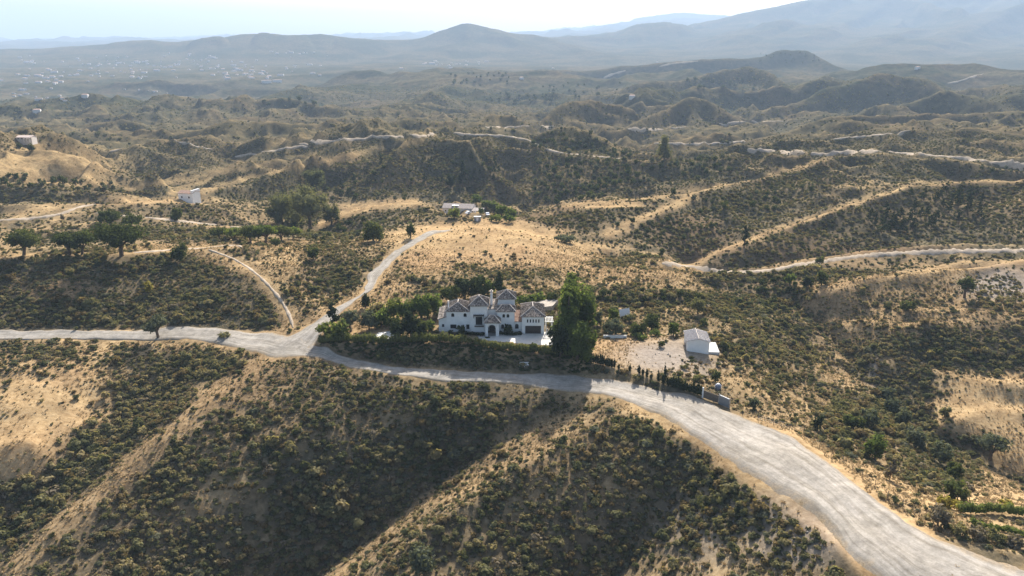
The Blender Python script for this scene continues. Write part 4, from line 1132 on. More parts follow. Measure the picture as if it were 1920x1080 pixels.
# ------------------------------------------------------------------ shed, lot, gate, panel
sq = at_z(1308.5, 657, -2.4); SZ = gz(sq[0], sq[1]) + .15
shed = thing('shed', 'small white shed with tiled gable roof on a concrete platform', 'shed', (sq[0], sq[1], SZ), R(-6))
hw, dp, sh_ = 2.85, 7.0, 3.0
MB().prism([(-hw, -1.0), (hw, -1.0), (hw, sh_), (0, sh_ + .75), (-hw, sh_)], 0, dp).build('wall', M_WHITE, shed)
for s in (-1, 1):
    mb = MB(); x0_, x1_ = 0, s * (hw + .3); z0_, z1_ = sh_ + .87, sh_ + .87 - .75 / hw * (hw + .3)
    mb.add([(x0_, -.35, z0_), (x1_, -.35, z1_), (x1_, dp + .3, z1_), (x0_, dp + .3, z0_), (x0_, -.35, z0_ - .11), (x1_, -.35, z1_ - .11), (x1_, dp + .3, z1_ - .11), (x0_, dp + .3, z0_ - .11)], [(0, 1, 2, 3), (4, 7, 6, 5), (0, 4, 5, 1), (1, 5, 6, 2), (2, 6, 7, 3)])
    rf = mb.build('roof', M_TILEP, shed)
    rl = MB()
    for k in range(16):
        yy = -.2 + k * .47; rl.tube((x0_ + s * .12, yy, z0_ + .02), (x1_, yy, z1_ + .05), .07, .07, 5)
    rl.build('tile_rolls', M_TILEP, rf)['kind'] = 'stuff'
MB().tube((0, -.37, sh_ + .92), (0, dp + .32, sh_ + .92), .1, .1, 6).build('ridge_cap', M_CAP, shed)
dr = MB().box(-hw - .06, -hw - .003, 2.0, 3.1, 0, 2.1).build('door', M_GREY, shed); MB().box(-hw - .12, -hw - .062, 2.9, 3.0, 1.0, 1.1).build('handle', M_IRON, dr)
KEEP_OUT.append((sq[0], sq[1] + 3, 7))
pl = MB().box(-hw - 3.0, hw + 2.9, 0.4, dp + .4, -1.6, -.02).build('concrete_platform', M_CONC, None); pl.location = shed.location; pl.rotation_euler = shed.rotation_euler; pl['kind'] = 'structure'; pl['label'] = 'pale concrete platform under the white shed'

gp = [hit(1317, 746), hit(1347, 757), hit(1367, 766)]
gate = thing('sliding_gate', 'grey metal sliding gate with brushwood screen beside the cypress row', 'gate', gp[0])
def gl(p): return Vector(p) - gp[0]
MB().box(-.14, .14, -.14, .14, -.4, 2.6).build('gate_post', M_WHITE, gate)
d1 = gl(gp[1]); d2 = gl(gp[2])
def panel_between(a, b, z0, z1, th_, name, mat, parent):
    a, b = Vector(a), Vector(b); d = (b - a); d.z = 0; n = Vector((-d.y, d.x, 0)).normalized() * th_ / 2
    V = [a - n + Vector((0, 0, z0)), b - n + Vector((0, 0, z0)), b + n + Vector((0, 0, z0)), a + n + Vector((0, 0, z0)), a - n + Vector((0, 0, z1)), b - n + Vector((0, 0, z1)), b + n + Vector((0, 0, z1)), a + n + Vector((0, 0, z1))]
    return MB().add(V, [(3, 2, 1, 0), (4, 5, 6, 7), (0, 1, 5, 4), (1, 2, 6, 5), (2, 3, 7, 6), (3, 0, 4, 7)]).build(name, mat, parent)
scr = panel_between(d1 * .05, d1 * .97, .15, 1.95, .06, 'brushwood_screen', M_POST, gate)
for k in range(22):
    p = d1 * (.06 + .9 * k / 21); MB().tube(p + Vector((0, -.06, .1)), p + Vector((0, -.06, 2.0 + .1 * math.sin(k * 2.3))), .025, .018, 4).build('stake', M_DEAD if False else M_POST, scr)
gpn = panel_between(d1, d2, .1, 2.2, .08, 'gate_panel', M_GREY, gate)
panel_between(d1, d2, 2.203, 2.28, .14, 'top_rail', M_PANEL, gpn); panel_between(d1, d2, .02, .097, .14, 'bottom_rail', M_GREY, gpn)
for d in (d1, d2): MB().box(d.x - .11, d.x + .11, d.y - .11, d.y + .11, d.z - .4, d.z + 2.45).build('gate_post', M_STONE, gate)

q = hit(1346, 729); tk = thing('water_tank', 'blue grey rounded tank beside a bush near the gate', 'tank', q)
prof = [(.0, 0), (.68, 0), (.74, .15), (.74, .85), (.6, 1.1), (.3, 1.22), (0, 1.25)]
V, F = [], []
for r_, z_ in prof:
    for k in range(14): V.append((r_ * math.cos(k * .4488), r_ * math.sin(k * .4488), z_))
for j in range(len(prof) - 1):
    for k in range(14): F.append((j * 14 + k, j * 14 + (k + 1) % 14, (j + 1) * 14 + (k + 1) % 14, (j + 1) * 14 + k))
MB().add(V, F).build('tank_body', M_BLUEGREY, tk, True); MB().tube((0, 0, 1.2), (0, 0, 1.36), .25, .25, 12).build('lid', M_GREY, tk)
for z_ in (.35, .75): MB().tube((0, 0, z_), (0, 0, z_ + .06), .765, .765, 16).build('band', M_GREY, tk)

q = hit(1172, 597); sp = thing('sheet_screen', 'tilted pale sheet screen on posts on the slope behind the villa', 'screen', q, R(24))
for k in range(6):
    MB().add([(-1.8 + k * .6, 0, .9), (-1.21 + k * .6, 0, .9), (-1.21 + k * .6, .7, 2.9), (-1.8 + k * .6, .7, 2.9), (-1.8 + k * .6, .05, .88), (-1.21 + k * .6, .05, .88), (-1.21 + k * .6, .75, 2.88), (-1.8 + k * .6, .75, 2.88)], [(0, 1, 2, 3), (7, 6, 5, 4), (0, 4, 5, 1), (1, 5, 6, 2), (2, 6, 7, 3), (3, 7, 4, 0)]).build('panel', M_PANEL, sp)
for a in (-1.5, 1.5):
    MB().tube((a, .05, -.6), (a, .3, 1.4), .06, .06, 6).build('post', M_WHITE, sp); MB().tube((a, 1.3, -.6), (a, .75, 2.7), .06, .06, 6).build('post', M_WHITE, sp)
lw0, lw1 = hit(1131, 634), hit(1175, 634)
lw = thing('low_wall', 'low white garden wall at the back of the dry lot', 'wall', lw0)
for k in range(2):
    a = (lw1 - lw0) * (k / 2 + .002); b = (lw1 - lw0) * ((k + 1) / 2 - .002); panel_between(a, b, -.4, .75, .3, 'wall_section', M_WHITE, lw)
panel_between((0, 0, 0), lw1 - lw0, .753, .83, .4, 'coping', M_CONC, lw)

# wire fence beside the road
fp = [(1392,778),(1421,789),(1450,797),(1480,806),(1507,812),(1527,823),(1543,835),(1560,849),(1580,868),(1598,882),(1616,896),(1640,914),(1664,934),(1691,950),(1722,975)]
fpts = [hit(px, py) for px, py in fp]
fence = thing('wire_fence', 'thin timber post and wire fence along the right verge of the road', 'fence', fpts[0])
for i, p in enumerate(fpts):
    d = p - fpts[0]; MB().tube(d + Vector((0, 0, -.3)), d + Vector((.05 * math.sin(i * 3.1), .04 * math.cos(i * 2.2), 1.55 + .25 * math.sin(i * 1.9))), .06, .045, 5).build('post', M_POST, fence)
for zz in (.45, .9, 1.35):
    mb = MB()
    for a, b in zip(fpts[:-1], fpts[1:]): mb.tube(a - fpts[0] + Vector((0, 0, zz)), b - fpts[0] + Vector((0, 0, zz)), .012, .012, 3)
    mb.build('wire', M_GREY, fence)

# ------------------------------------------------------------------ other houses
def gable_house(px, py, w, d, h, rise, rz, label, wallm, roofm, name='house', ridge='x', wins=3, sink=2.0):
    q = hit(px, py); q.z = max(gz(q.x + a, q.y + b) for a in (-w / 2, 0, w / 2) for b in (0, -1)) - .7; sink += 1
    t = thing(name, label, 'house', q, rz)
    if ridge == 'x':
        MB().add([(-w / 2, 0, -sink), (w / 2, 0, -sink), (w / 2, d, -sink), (-w / 2, d, -sink), (-w / 2, 0, h), (w / 2, 0, h), (w / 2, d, h), (-w / 2, d, h), (-w / 2, d / 2, h + rise), (w / 2, d / 2, h + rise)],
                 [(0, 1, 5, 4), (2, 3, 7, 6), (1, 2, 6, 9, 5), (3, 0, 4, 8, 7), (4, 5, 9, 8), (6, 7, 8, 9), (3, 2, 1, 0)]).build('wall', wallm, t)
        for s in (0, 1):
            y0_, y1_ = (-.4, d / 2) if s == 0 else (d + .4, d / 2)
            z0_ = h + .1 - rise / (d / 2) * .4; z1_ = h + rise + .1
            rf = MB().add([(-w / 2 - .3, y0_, z0_), (w / 2 + .3, y0_, z0_), (w / 2 + .3, y1_, z1_), (-w / 2 - .3, y1_, z1_), (-w / 2 - .3, y0_, z0_ + .12), (w / 2 + .3, y0_, z0_ + .12), (w / 2 + .3, y1_, z1_ + .12), (-w / 2 - .3, y1_, z1_ + .12)], [(3, 2, 1, 0), (4, 5, 6, 7), (0, 1, 5, 4), (1, 2, 6, 5), (2, 3, 7, 6), (3, 0, 4, 7)]).build('roof', roofm, t)
    for k in range(wins):
        c = -w / 2 + w * (k + .5) / wins
        f = MB().box(c - .5, c + .5, -.06, -.004, h * .35, h * .35 + 1.1).build('window', M_WHITE, t); MB().box(c - .42, c + .42, -.09, -.064, h * .35 + .08, h * .35 + 1.02).build('pane', M_GLASS, f)
    return t
t = gable_house(349, 379, 8.6, 6.5, 3.9, .9, R(-14), 'small white house with a faded terracotta roof on the left ridge', M_WHITE, M_TILER, 'white_house', wins=2)
MB().box(3.4, 4.36, -.08, 6.6, 3.9, 5.6).build('parapet', M_WHITE, t); MB().box(-4.9, -4.305, 1.0, 2.2, -1, 2.1).build('door', M_WOOD, t)
t = gable_house(48, 276, 9.5, 6.5, 1.9, .9, R(4), 'long pale house on the grassy hill at the far left', mat_simple('cream_render', (.55, .50, .45), .9), mat_simple('faded_pink_tiles', (.56, .44, .37), .9, .2), 'hilltop_house', wins=4)
MB().box(.6, 4.7, -2.2, -.1, 1.6, 1.75).build('porch_roof', M_CAP, t)
for k in range(3): MB().box(.7 + k * 1.9, .86 + k * 1.9, -2.1, -1.95, -1.2, 1.6).build('porch_post', M_WHITE, t)
# farmhouse with the wide grey roof
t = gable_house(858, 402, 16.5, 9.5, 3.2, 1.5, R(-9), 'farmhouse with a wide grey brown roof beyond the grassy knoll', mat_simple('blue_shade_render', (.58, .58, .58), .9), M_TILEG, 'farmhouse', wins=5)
MB().box(-3.4, .2, 1.2, 3.0, 4.28, 4.42).build('roof_panel', M_PANEL, t)
cpt = thing('carport', 'dark roofed carport at the end of the farmhouse', 'carport', t.matrix_basis @ Vector((11.4, -.5, 0)), R(-9))
cpt.location.z = gz(cpt.location.x, cpt.location.y)
for a, b in ((-2.6, -2.2), (2.6, -2.2), (-2.6, 2.6), (2.6, 2.6)): MB().box(a - .1, a + .1, b - .1, b + .1, -1, 2.6).build('post', M_WOOD, cpt)
MB().add([(-3, -2.7, 2.6), (3, -2.7, 2.6), (3, 3, 3.2), (-3, 3, 3.2), (-3, -2.7, 2.75), (3, -2.7, 2.75), (3, 3, 3.35), (-3, 3, 3.35)], [(3, 2, 1, 0), (4, 5, 6, 7), (0, 1, 5, 4), (1, 2, 6, 5), (2, 3, 7, 6), (3, 0, 4, 7)]).build('roof', M_TILEG, cpt)
def make_car(q, rz, paint, label):
    c = thing('parked_car', label, 'car', q, rz)
    side = [(-2.1, .3), (2.1, .3), (2.15, .75), (1.25, .9), (.75, 1.42), (-.9, 1.45), (-1.6, .95), (-2.15, .85)]
    MB().prism(side, -.82, .82).build('body', paint, c)
    MB().prism([(1.1, .92), (.72, 1.38), (-.85, 1.4), (-1.45, .95)], -.84, .84).build('side_windows', M_GLASS, c)
    for a in (-1.3, 1.35):
        for b in (-.8, .8):
            w = MB().tube((a, b - .09, .32), (a, b + .09, .32), .32, .32, 12).build('wheel', M_IRON, c); MB().tube((a, b - .1, .32), (a, b + .1, .32), .17, .17, 8).build('rim', M_GREY, w)
    for b in (-.6, .6): MB().box(2.1, 2.17, b - .18, b + .18, .6, .74).build('headlight', M_PANEL, c)
    return c
make_car(hit(878, 401), R(60), M_WHITE, 'white car parked under the dark carport of the farmhouse')
make_car(hit(914, 404), R(100), mat_simple('silver_paint', (.45, .48, .52), .35), 'silver car parked right of the farmhouse yard')
_fz = t.location.z - .3
yq = [Vector(at_z(px, py, _fz)) for px, py in ((866, 404), (906, 404), (904, 415), (868, 415))]
zy_ = _fz + .1
mb = MB(); mb.add([(p.x, p.y, zy_) for p in yq] + [(p.x, p.y, zy_ - 2.5) for p in yq], [(3, 2, 1, 0), (4, 5, 6, 7), (0, 1, 5, 4), (1, 2, 6, 5), (2, 3, 7, 6), (3, 0, 4, 7)])
yd = mb.build('farm_yard', M_CONC); yd['kind'] = 'structure'; yd['label'] = 'pale concrete yard in front of the farmhouse'
q = hit(895, 415); ct = thing('storage_box', 'grey box shaped store at the edge of the farmhouse yard', 'container', q)
MB().box(-1.6, 1.6, 0, 2, -.6, 2.0).build('body', M_GREY, ct); MB().box(-1.7, 1.7, -.1, 2.1, 2.003, 2.12).build('lid', M_CONC, ct); MB().box(-.5, .5, -.05, -.004, 0, 1.8).build('door', M_PANEL, ct)

# far white houses across the valley and on the ridges: one object each
M_FARW = mat_simple('far_white_render', (.58, .56, .53), .9, .05, .1); M_FARR = mat_simple('far_roof_tiles', (.42, .25, .18), .9, .15, .2)
def far_house_mesh(w, d, h, rise):
    me = bpy.data.meshes.new('far_house')
    V = [(-w, -d, -4), (w, -d, -4), (w, d, -4), (-w, d, -4), (-w, -d, h), (w, -d, h), (w, d, h), (-w, d, h), (-w * .6, 0, h + rise), (w * .6, 0, h + rise)]
    F = [(0, 1, 5, 4), (1, 2, 6, 5), (2, 3, 7, 6), (3, 0, 4, 7), (4, 5, 9, 8), (5, 6, 9), (6, 7, 8, 9), (7, 4, 8)]
    me.from_pydata(V, [], F); me.materials.append(M_FARW); me.materials.append(M_FARR)
    for i, p in enumerate(me.polygons): p.material_index = 1 if i > 3 else 0
    me.update(); return me
FH = [far_house_mesh(7, 5, 6, 1.6), far_house_mesh(11, 6, 7, 1.2), far_house_mesh(5, 5, 8, 1.2), far_house_mesh(16, 7, 8, .6), far_house_mesh(9, 8, 5, 2)]
r3 = random.Random(23)
def far_house(px, py, k=None, s=1.0, label=None, group='far white houses'):
    q = hit(px, py)
    o = bpy.data.objects.new('far_house', FH[k if k is not None else r3.randrange(5)]); COL.objects.link(o); o.location = q; o.rotation_euler = (0, 0, r3.uniform(-.6, .6)); o.scale = (s, s, s)
    tag(o, label or 'tiny white house among many on the far hazy slope', 'house', group)
cl = [(60,150,60,12,14),(110,140,80,14,26),(230,118,60,10,16),(180,122,70,10,14),(330,125,60,10,18),(430,132,50,12,28),(460,142,50,10,20),(250,140,60,12,16),(60,115,50,8,12),(380,108,70,8,14),(540,100,60,10,12),(560,130,50,8,10),(820,122,60,6,14),(900,118,40,4,6),(40,180,40,5,5),(120,185,40,5,5),(300,172,60,4,6)]
for cx_, cy_, rx_, ry_, n_ in cl:
    for _ in range(n_):
        far_house(cx_ + r3.gauss(0, rx_ * .55), max(97, cy_ + r3.gauss(0, ry_ * .6)), s=r3.uniform(.4, .8) * (.6 if cy_ > 165 else 1))
for px_, py_, lab in [(1037,129,'white house on the dark far ridge right of the peak'),(978,148,'white house at the left foot of the far ridge'),(1185,184,'tiny white house below the cone shaped hills'),(1232,117,'long white house high on the far ridge'),(600,142,'white shed by the far light fields'),(70,211,'white farm building on the left plain'),(160,182,'white farm building above the dark terrace'),(1720,129,'white house on the knoll before the right mountains')]:
    far_house(px_, py_, 0, 1.0, lab, None) if False else far_house(px_, py_, 0, .7, lab)
for px_, py_, lab in [(500,155,'long white greenhouse roof on the far plain'),(520,154,'second white greenhouse roof beside the first on the far plain'),(810,120,'white warehouse at the foot of the central peak')]:
    far_house(px_, py_, 3, .9, lab)
# ------------------------------------------------------------------ trees and garden plants
def limb(mb, pts, r0, r1, n=6):
    k = len(pts) - 1
    for i in range(k):
        mb.tube(pts[i], pts[i + 1], r0 + (r1 - r0) * i / k, r0 + (r1 - r0) * (i + 1) / k, n)
def tree_meshes(kind, w, h, seed, leafm, density=1.0, leaf=None):
    """trunk and crown meshes for a tree w metres wide and h metres tall, base at the origin"""
    r = np.random.default_rng(seed)
    tr = MB(); lobes = []
    if kind in ('oak', 'olive'):
        th_ = h * .26
        nl = 7 if w > 4 else 5
        tr_r = .05 * h
        top = Vector((r.normal() * .05 * h, r.normal() * .05 * h, th_))
        limb(tr, [Vector((0, 0, -.8)), Vector((0, 0, 0)), top], tr_r * 1.4, tr_r)
        for i in range(nl):
            a = 6.28 * i / nl + r.random() * .8; q = w * (.2 + .16 * r.random()); zz = h * (.44 + .26 * r.random())
            c = Vector((math.cos(a) * q, math.sin(a) * q, zz)); limb(tr, [top, top.lerp(c, .5) + Vector((0, 0, .1 * h)) * r.random(), c], tr_r * .7, tr_r * .2, 5)
            rr = w * (.21 + .09 * r.random()); lobes.append((*c, rr, rr, rr * .8 * min(1.2, 1.4 * h / w)))
        lobes.append((0, 0, h * .76, w * .26, w * .26, h * .22))
    elif kind == 'round':
        limb(tr, [Vector((0, 0, -.8)), Vector((0, 0, h * .5))], .045 * h, .02 * h)
        lobes = [(0, 0, h * .48, w * .36, w * .36, h * .46)]
        for i in range(11):
            a = i * 2.4 + r.random(); q = w * (.2 + .13 * r.random()); lobes.append((math.cos(a) * q, math.sin(a) * q, h * (.2 + .55 * r.random()), w * (.14 + .08 * r.random()), w * (.14 + .08 * r.random()), h * (.15 + .09 * r.random())))
    elif kind == 'tall':
        limb(tr, [Vector((0, 0, -.8)), Vector((0, 0, h * .3)), Vector((r.normal() * .04 * h, r.normal() * .04 * h, h * .9))], .03 * h, .008 * h)
        for i in range(14):
            t = (i + .5) / 14; a = r.random() * 6.28; env = math.sin(min(1, .22 + t * .95) * math.pi * .92) ** .7
            q = w * .28 * env * r.random() ** .5; zz = h * (.14 + .8 * t); rr = w * (.14 + .12 * r.random()) * (.55 + .6 * env)
            c = Vector((math.cos(a) * q, math.sin(a) * q, zz)); limb(tr, [Vector((0, 0, zz * .75)), c], .012 * h, .004 * h, 4)
            lobes.append((*c, rr, rr, rr * 1.15))
    elif kind == 'pine':
        limb(tr, [Vector((0, 0, -.8)), Vector((0, 0, h * .92))], .03 * h, .008 * h)
        for i in range(9):
            t = (i + .5) / 9; zz = h * (.2 + .75 * t); env = (1 - t) * .8 + .22
            for k in range(3 if t < .8 else 1):
                a = r.random() * 6.28; q = w * .26 * env; lobes.append((math.cos(a) * q, math.sin(a) * q, zz, w * .23 * env, w * .23 * env, h * .07))
    if leaf is None: leaf = max(.09, min(.34, .035 * (w + h)))
    area = sum(l[3] * l[5] for l in lobes)
    n = int(min(2600, max(60, density * 2.6 * area / leaf ** 2)))
    V, F = leaf_cloud(r, lobes, n, leaf, up=.3, jitter=.55, shell=.55, flip=kind != 'round')
    V[:, 2] = np.maximum(V[:, 2], -.15)
    crown = quads_mesh('crown', [(V, F, leafm)] + [(*ico(l, .55), leafm) for l in lobes])
    tm_ = bpy.data.meshes.new('trunk'); tm_.from_pydata([tuple(v) for v in tr.v], [], tr.f); tm_.materials.append(M_BARK); tm_.update()
    return tm_, crown
def add_tree(meshes, loc, rz, label, name='tree', group=None, s=1.0, cat='tree'):
    t = thing(name, label, cat, loc, rz, group); t.scale = (s, s, s)
    for nm, me in zip(('trunk', 'crown'), meshes):
        o = bpy.data.objects.new(nm, me); COL.objects.link(o); o.parent = t
    return t
_seed = [500]
def tree_px(px, py, wpx, hpx, kind, leafm, label, name='tree', group=None, density=1.0):
    q = hit(px, py); mpp = q.y / (FPX * CP + (540 - py) * SP)
    _seed[0] += 1
    w, h = wpx * mpp, hpx * mpp * 1.06
    KEEP_OUT.append((q.x, q.y, w * .3))
    return add_tree(tree_meshes(kind, w, h, _seed[0], leafm, density), q, (_seed[0] * 1.7) % 6.28, label, name, group, cat='tree' if h > 2.2 else 'shrub')
T = tree_px
# oaks on the left ledge
T(45,479,64,48,'oak',M_OAK,'leftmost spreading oak on the ledge of the left hillside','oak_tree')
T(131,479,50,42,'oak',M_OAK,'oak with a bare forked trunk, left of a close pair on the ledge','oak_tree')
T(154,477,58,42,'oak',M_OAK,'oak with a leaning trunk, right of a close pair on the ledge','oak_tree')
T(228,480,86,62,'oak',M_OAK,'largest dark oak on the ledge of the left hillside','oak_tree')
T(337,489,38,34,'round',M_OAK,'round dense dark tree beside the ledge track','oak_tree')
T(208,427,42,32,'oak',M_OAK,'dark oak behind and above the largest oak','oak_tree')
T(249,429,38,28,'oak',M_OAK,'small oak below the narrow track on the left','oak_tree')
T(333,414,24,27,'round',M_OAK,'small round tree under the bank of the narrow track','oak_tree')
T(588,487,28,26,'round',M_OAK,'lone round dark bush tree on the brown slope above the gravel lane','oak_tree')
T(112,448,20,14,'round',M_OAK,'small bush behind the pair of oaks','bush')
T(118,412,10,12,'round',M_DEAD,'tiny brown bush beside the far left track','bush')
for i, (px, py, w, h, lab) in enumerate([(412,448,34,20,'first from the left'),(440,450,38,24,'second from the left'),(470,455,46,32,'third and bushy'),(498,455,44,34,'tallest'),(528,452,46,30,'fifth from the left'),(550,448,34,22,'rightmost')]):
    T(px, py, w, h, 'oak', M_BRIGHT if i % 2 else M_OAK, 'green tree in the row below the narrow track, ' + lab, 'valley_tree')
T(517,462,24,17,'round',M_OAK,'dark bush in front of the green row of trees','bush')
T(280,549,20,24,'round',M_YELLOW,'single yellow flowering bush on the dark left slope','yellow_bush',density=.6)
T(297,634,46,44,'oak',M_OLIVE,'grey green tree leaning at the edge of the gravel road','roadside_tree')
T(420,632,30,10,'round',M_SCRUB,'low scrub on the verge near the junction','bush')
# eucalyptus in the valley
T(582,428,92,84,'round',M_EUCA,'largest pale eucalyptus in the valley','eucalyptus_tree')
T(528,424,60,70,'round',M_EUCA,'pale eucalyptus at the left of the valley clump','eucalyptus_tree')
T(556,420,56,66,'round',M_EUCA,'pale eucalyptus in the middle of the valley clump','eucalyptus_tree')
T(592,356,52,40,'round',M_EUCA,'round pale tree behind the eucalyptus clump','eucalyptus_tree')
T(622,420,40,40,'round',M_EUCA,'small eucalyptus at the right of the valley clump','eucalyptus_tree')
T(552,428,20,18,'round',M_OAK,'dark bush at the foot of the eucalyptus clump','bush')
T(700,452,48,42,'round',M_OAK,'big dark bush in the hollow left of the gravel lane','hollow_bush')
T(770,446,22,30,'round',M_OAK,'dark bush on the bank above the gravel lane','hollow_bush')
T(868,350,26,48,'tall',M_PINE,'tall dark pine on the shady hill behind the farmhouse','pine_tree')
T(845,352,22,26,'round',M_PINE,'dark pine left of the tall one on the shady hill','pine_tree')
# farmhouse garden
T(852,410,30,22,'round',M_BRIGHT,'round green tree in front of the farmhouse','garden_tree')
for px, py, w, h, lab in [(893,382,26,18,'bright tree behind the right end of the farmhouse roof'),(912,390,22,16,'bright tree right of the farmhouse roof'),(925,398,26,22,'green tree right of the farm yard, leftmost of three'),(940,404,28,24,'green tree right of the farm yard, middle of three'),(958,410,28,24,'green tree right of the farm yard, rightmost of three'),(930,416,30,16,'low green tree at the edge of the farm yard'),(955,418,28,16,'low green tree at the right edge of the farm garden'),(902,402,12,14,'small pale tree beside the carport')]:
    T(px, py, w, h, 'round', M_BRIGHT, lab, 'garden_tree')
T(37,279,11,12,'round',M_OAK,'dark bush at the left of the hilltop house front','hilltop_bush'); T(60,283,16,14,'round',M_OAK,'larger dark bush at the right of the hilltop house front','hilltop_bush')
# villa garden, left
VG = [(686,577,22,32,'round',M_PINE,'round dark pine where the lane passes the villa garden'),(625,612,30,44,'tall',M_PINE,'pointed dark pine at the left tip of the villa garden'),(614,634,44,32,'round',M_BRIGHT,'bushy tree at the left end of the villa hedge'),
 (640,634,44,36,'round',M_BRIGHT,'leafy tree second from the left end of the villa hedge'),(658,622,40,42,'oak',M_OLIVE,'silver olive tree in the villa garden'),(692,618,44,40,'round',M_OLIVE,'grey green tree right of the silver olive'),(715,612,44,36,'round',M_BRIGHT,'bushy green tree in the middle of the villa garden'),
 (705,592,40,28,'round',M_SCRUB,'brownish bush behind the villa garden'),(738,600,44,44,'round',M_BRIGHT,'bright green tree at the back of the villa garden'),(762,600,40,46,'round',M_YELLOW if False else M_BRIGHT,'yellowish green tree behind the garden pines'),(790,598,50,54,'round',M_BRIGHT,'tall leafy tree at the back right of the villa garden'),
 (815,590,40,44,'round',M_BRIGHT,'leafy tree left of the villa roof'),(770,634,44,48,'tall',M_PINE,'dark tree in the shade by the garden path'),(748,634,34,38,'round',M_PINE,'dark bush tree in front of the garden pines'),(790,632,34,36,'round',M_OAK,'dark round tree near the villa end wing'),
 (806,620,26,24,'round',M_BRIGHT,'green shrub at the corner of the villa end wing'),(740,620,30,30,'round',M_OAK,'small dark tree beside the garden terrace'),
 (845,566,46,34,'round',M_OAK,'dark tree behind the left wing of the villa'),(872,560,48,44,'round',M_PINE,'dark tree behind the front tower'),(898,556,44,42,'round',M_OAK,'dark tree between the two towers'),(915,553,34,34,'round',M_BRIGHT,'bright tree behind the villa chimney'),(938,556,32,44,'tall',M_PINE,'dark pointed pine behind the rear tower'),
 (985,575,48,24,'round',M_BRIGHT,'bright bushes behind the villa roof'),(1010,566,34,20,'round',M_BRIGHT,'bright bush at the back terrace'),(1035,568,26,22,'round',M_OAK,'dark bush at the right of the back terrace'),
 (826,600,20,18,'round',M_OAK,'dark shrub beside the end wing window')]
for px, py, w, h, k, m_, lab in VG: T(px, py, w, h, k, m_, lab, 'garden_tree')
BT = [(1080,640,80,126,'round',M_TALL,'tallest bright leafy tree right of the villa'),(1062,655,60,110,'tall',M_TALL,'tall leafy tree in front of the tallest one'),(1098,655,52,96,'tall',M_BRIGHT,'dark tree at the right edge of the big clump'),(1072,590,56,76,'tall',M_TALL,'bright tree behind the big clump'),
 (1052,640,44,60,'round',M_TALL,'leafy tree beside the white pergola'),(1082,676,74,78,'round',M_TALL,'broad leafy tree at the front of the big clump'),(1052,668,56,64,'round',M_PINE,'dark tree over the end of the hedge'),(1103,668,36,52,'round',M_BRIGHT,'low dark tree at the edge of the dry lot')]
for px, py, w, h, k, m_, lab in BT: T(px, py, w, h, k, m_, lab, 'big_tree', None, 1.2)
YD = [(1148,626,52,30,'round',M_OLIVE,'broad olive behind the low white wall'),(1195,630,42,30,'round',M_OAK,'dark bush behind the dry lot'),(1222,618,40,32,'round',M_OAK,'dark leafy bush behind the dry lot, right of another'),(1228,630,26,14,'round',M_BRIGHT,'bright green bush behind the dry lot'),(1200,636,34,12,'round',M_BRIGHT,'low bright green mat at the back of the dry lot'),(1262,630,24,32,'round',M_BRIGHT,'upright green bush left of the white shed'),
 (1308,588,32,32,'round',M_EUCA,'pale leafy tree on the slope behind the shed'),(1150,600,24,26,'round',M_BRIGHT,'pale green bush by the sheet screen'),(1180,604,24,18,'round',M_SCRUB,'dull bush in front of the sheet screen'),(1320,612,18,16,'round',M_OAK,'small bush behind the shed roof'),(1342,716,22,24,'round',M_OAK,'dark bush behind the blue grey tank'),(1412,766,26,24,'round',M_OLIVE,'grey bush on the verge beyond the gate'),
 (1352,650,16,16,'round',M_OAK,'small dark bush right of the shed platform'),(1240,650,16,12,'round',M_OAK,'small bush at the left corner of the shed platform'),(1120,610,20,30,'round',M_OLIVE,'pale bush right of the big trees')]
for px, py, w, h, k, m_, lab in YD: T(px, py, w, h, k, m_, lab, 'yard_bush')
RV = [(1640,860,48,54,'round',M_BRIGHT,'large round green tree in the right valley'),(1600,806,44,32,'round',M_OAK,'green bush in the right valley, leftmost of three'),(1628,800,46,38,'round',M_OLIVE,'grey green bush in the right valley, middle of three'),(1690,800,34,40,'round',M_OLIVE,'dark bush in the right valley, rightmost of three'),(1672,776,32,34,'round',M_OLIVE,'rounded silvery bush at the head of the right valley'),
 (1716,838,48,42,'round',M_OLIVE,'pale silvery olive in the right valley'),(1762,868,46,44,'round',M_OLIVE,'rounded grey olive in the right valley'),(1786,902,38,40,'round',M_OAK,'dark bush below the grey olive'),(1790,936,56,40,'round',M_OAK,'wide dark bush above the garden hedge'),(1856,862,58,50,'oak',M_OLIVE,'spreading tree with a thick trunk beside the golden field'),(1770,782,26,24,'round',M_SCRUB,'brown bush at the edge of the golden field'),
 (1668,900,34,44,'tall',M_DEAD,'bare grey tree on the slope below the road'),(1532,806,22,32,'round',M_PINE,'small pine beside the road fence'),(1808,558,32,40,'oak',M_OAK,'lone dark tree on the golden right slope'),(1700,584,32,22,'round',M_OAK,'dark bush on the golden right slope'),(1662,580,18,14,'round',M_SCRUB,'low bush on the golden right slope'),(1660,745,44,20,'round',M_OLIVE,'low silvery bush in the valley head'),
 (1535,497,20,18,'round',M_OAK,'small tree beside the track at the foot of the spur'),(1480,535,26,24,'round',M_BRIGHT,'green bush in the gully below the track'),(1512,538,18,24,'round',M_PINE,'dark bush in the gully below the track'),(1540,535,24,30,'round',M_OAK,'taller dark bush in the gully below the track'),(1395,465,18,42,'tall',M_PINE,'tall slender pine on the shady face'),(1240,480,14,16,'round',M_OAK,'small bush where the spur track begins'),
 (1262,366,12,14,'round',M_OAK,'lone bush on the grassy crest'),(1245,300,42,40,'tall',M_EUCA,'pale tree in the gap behind the orchard'),(1060,455,50,16,'round',M_OLIVE,'wide pale bush in the gully right of the knoll'),(795,1078,60,60,'round',M_OLIVE,'grey green bush at the bottom edge of the foreground slope')]
for px, py, w, h, k, m_, lab in RV: T(px, py, w, h, k, m_, lab, 'valley_bush')
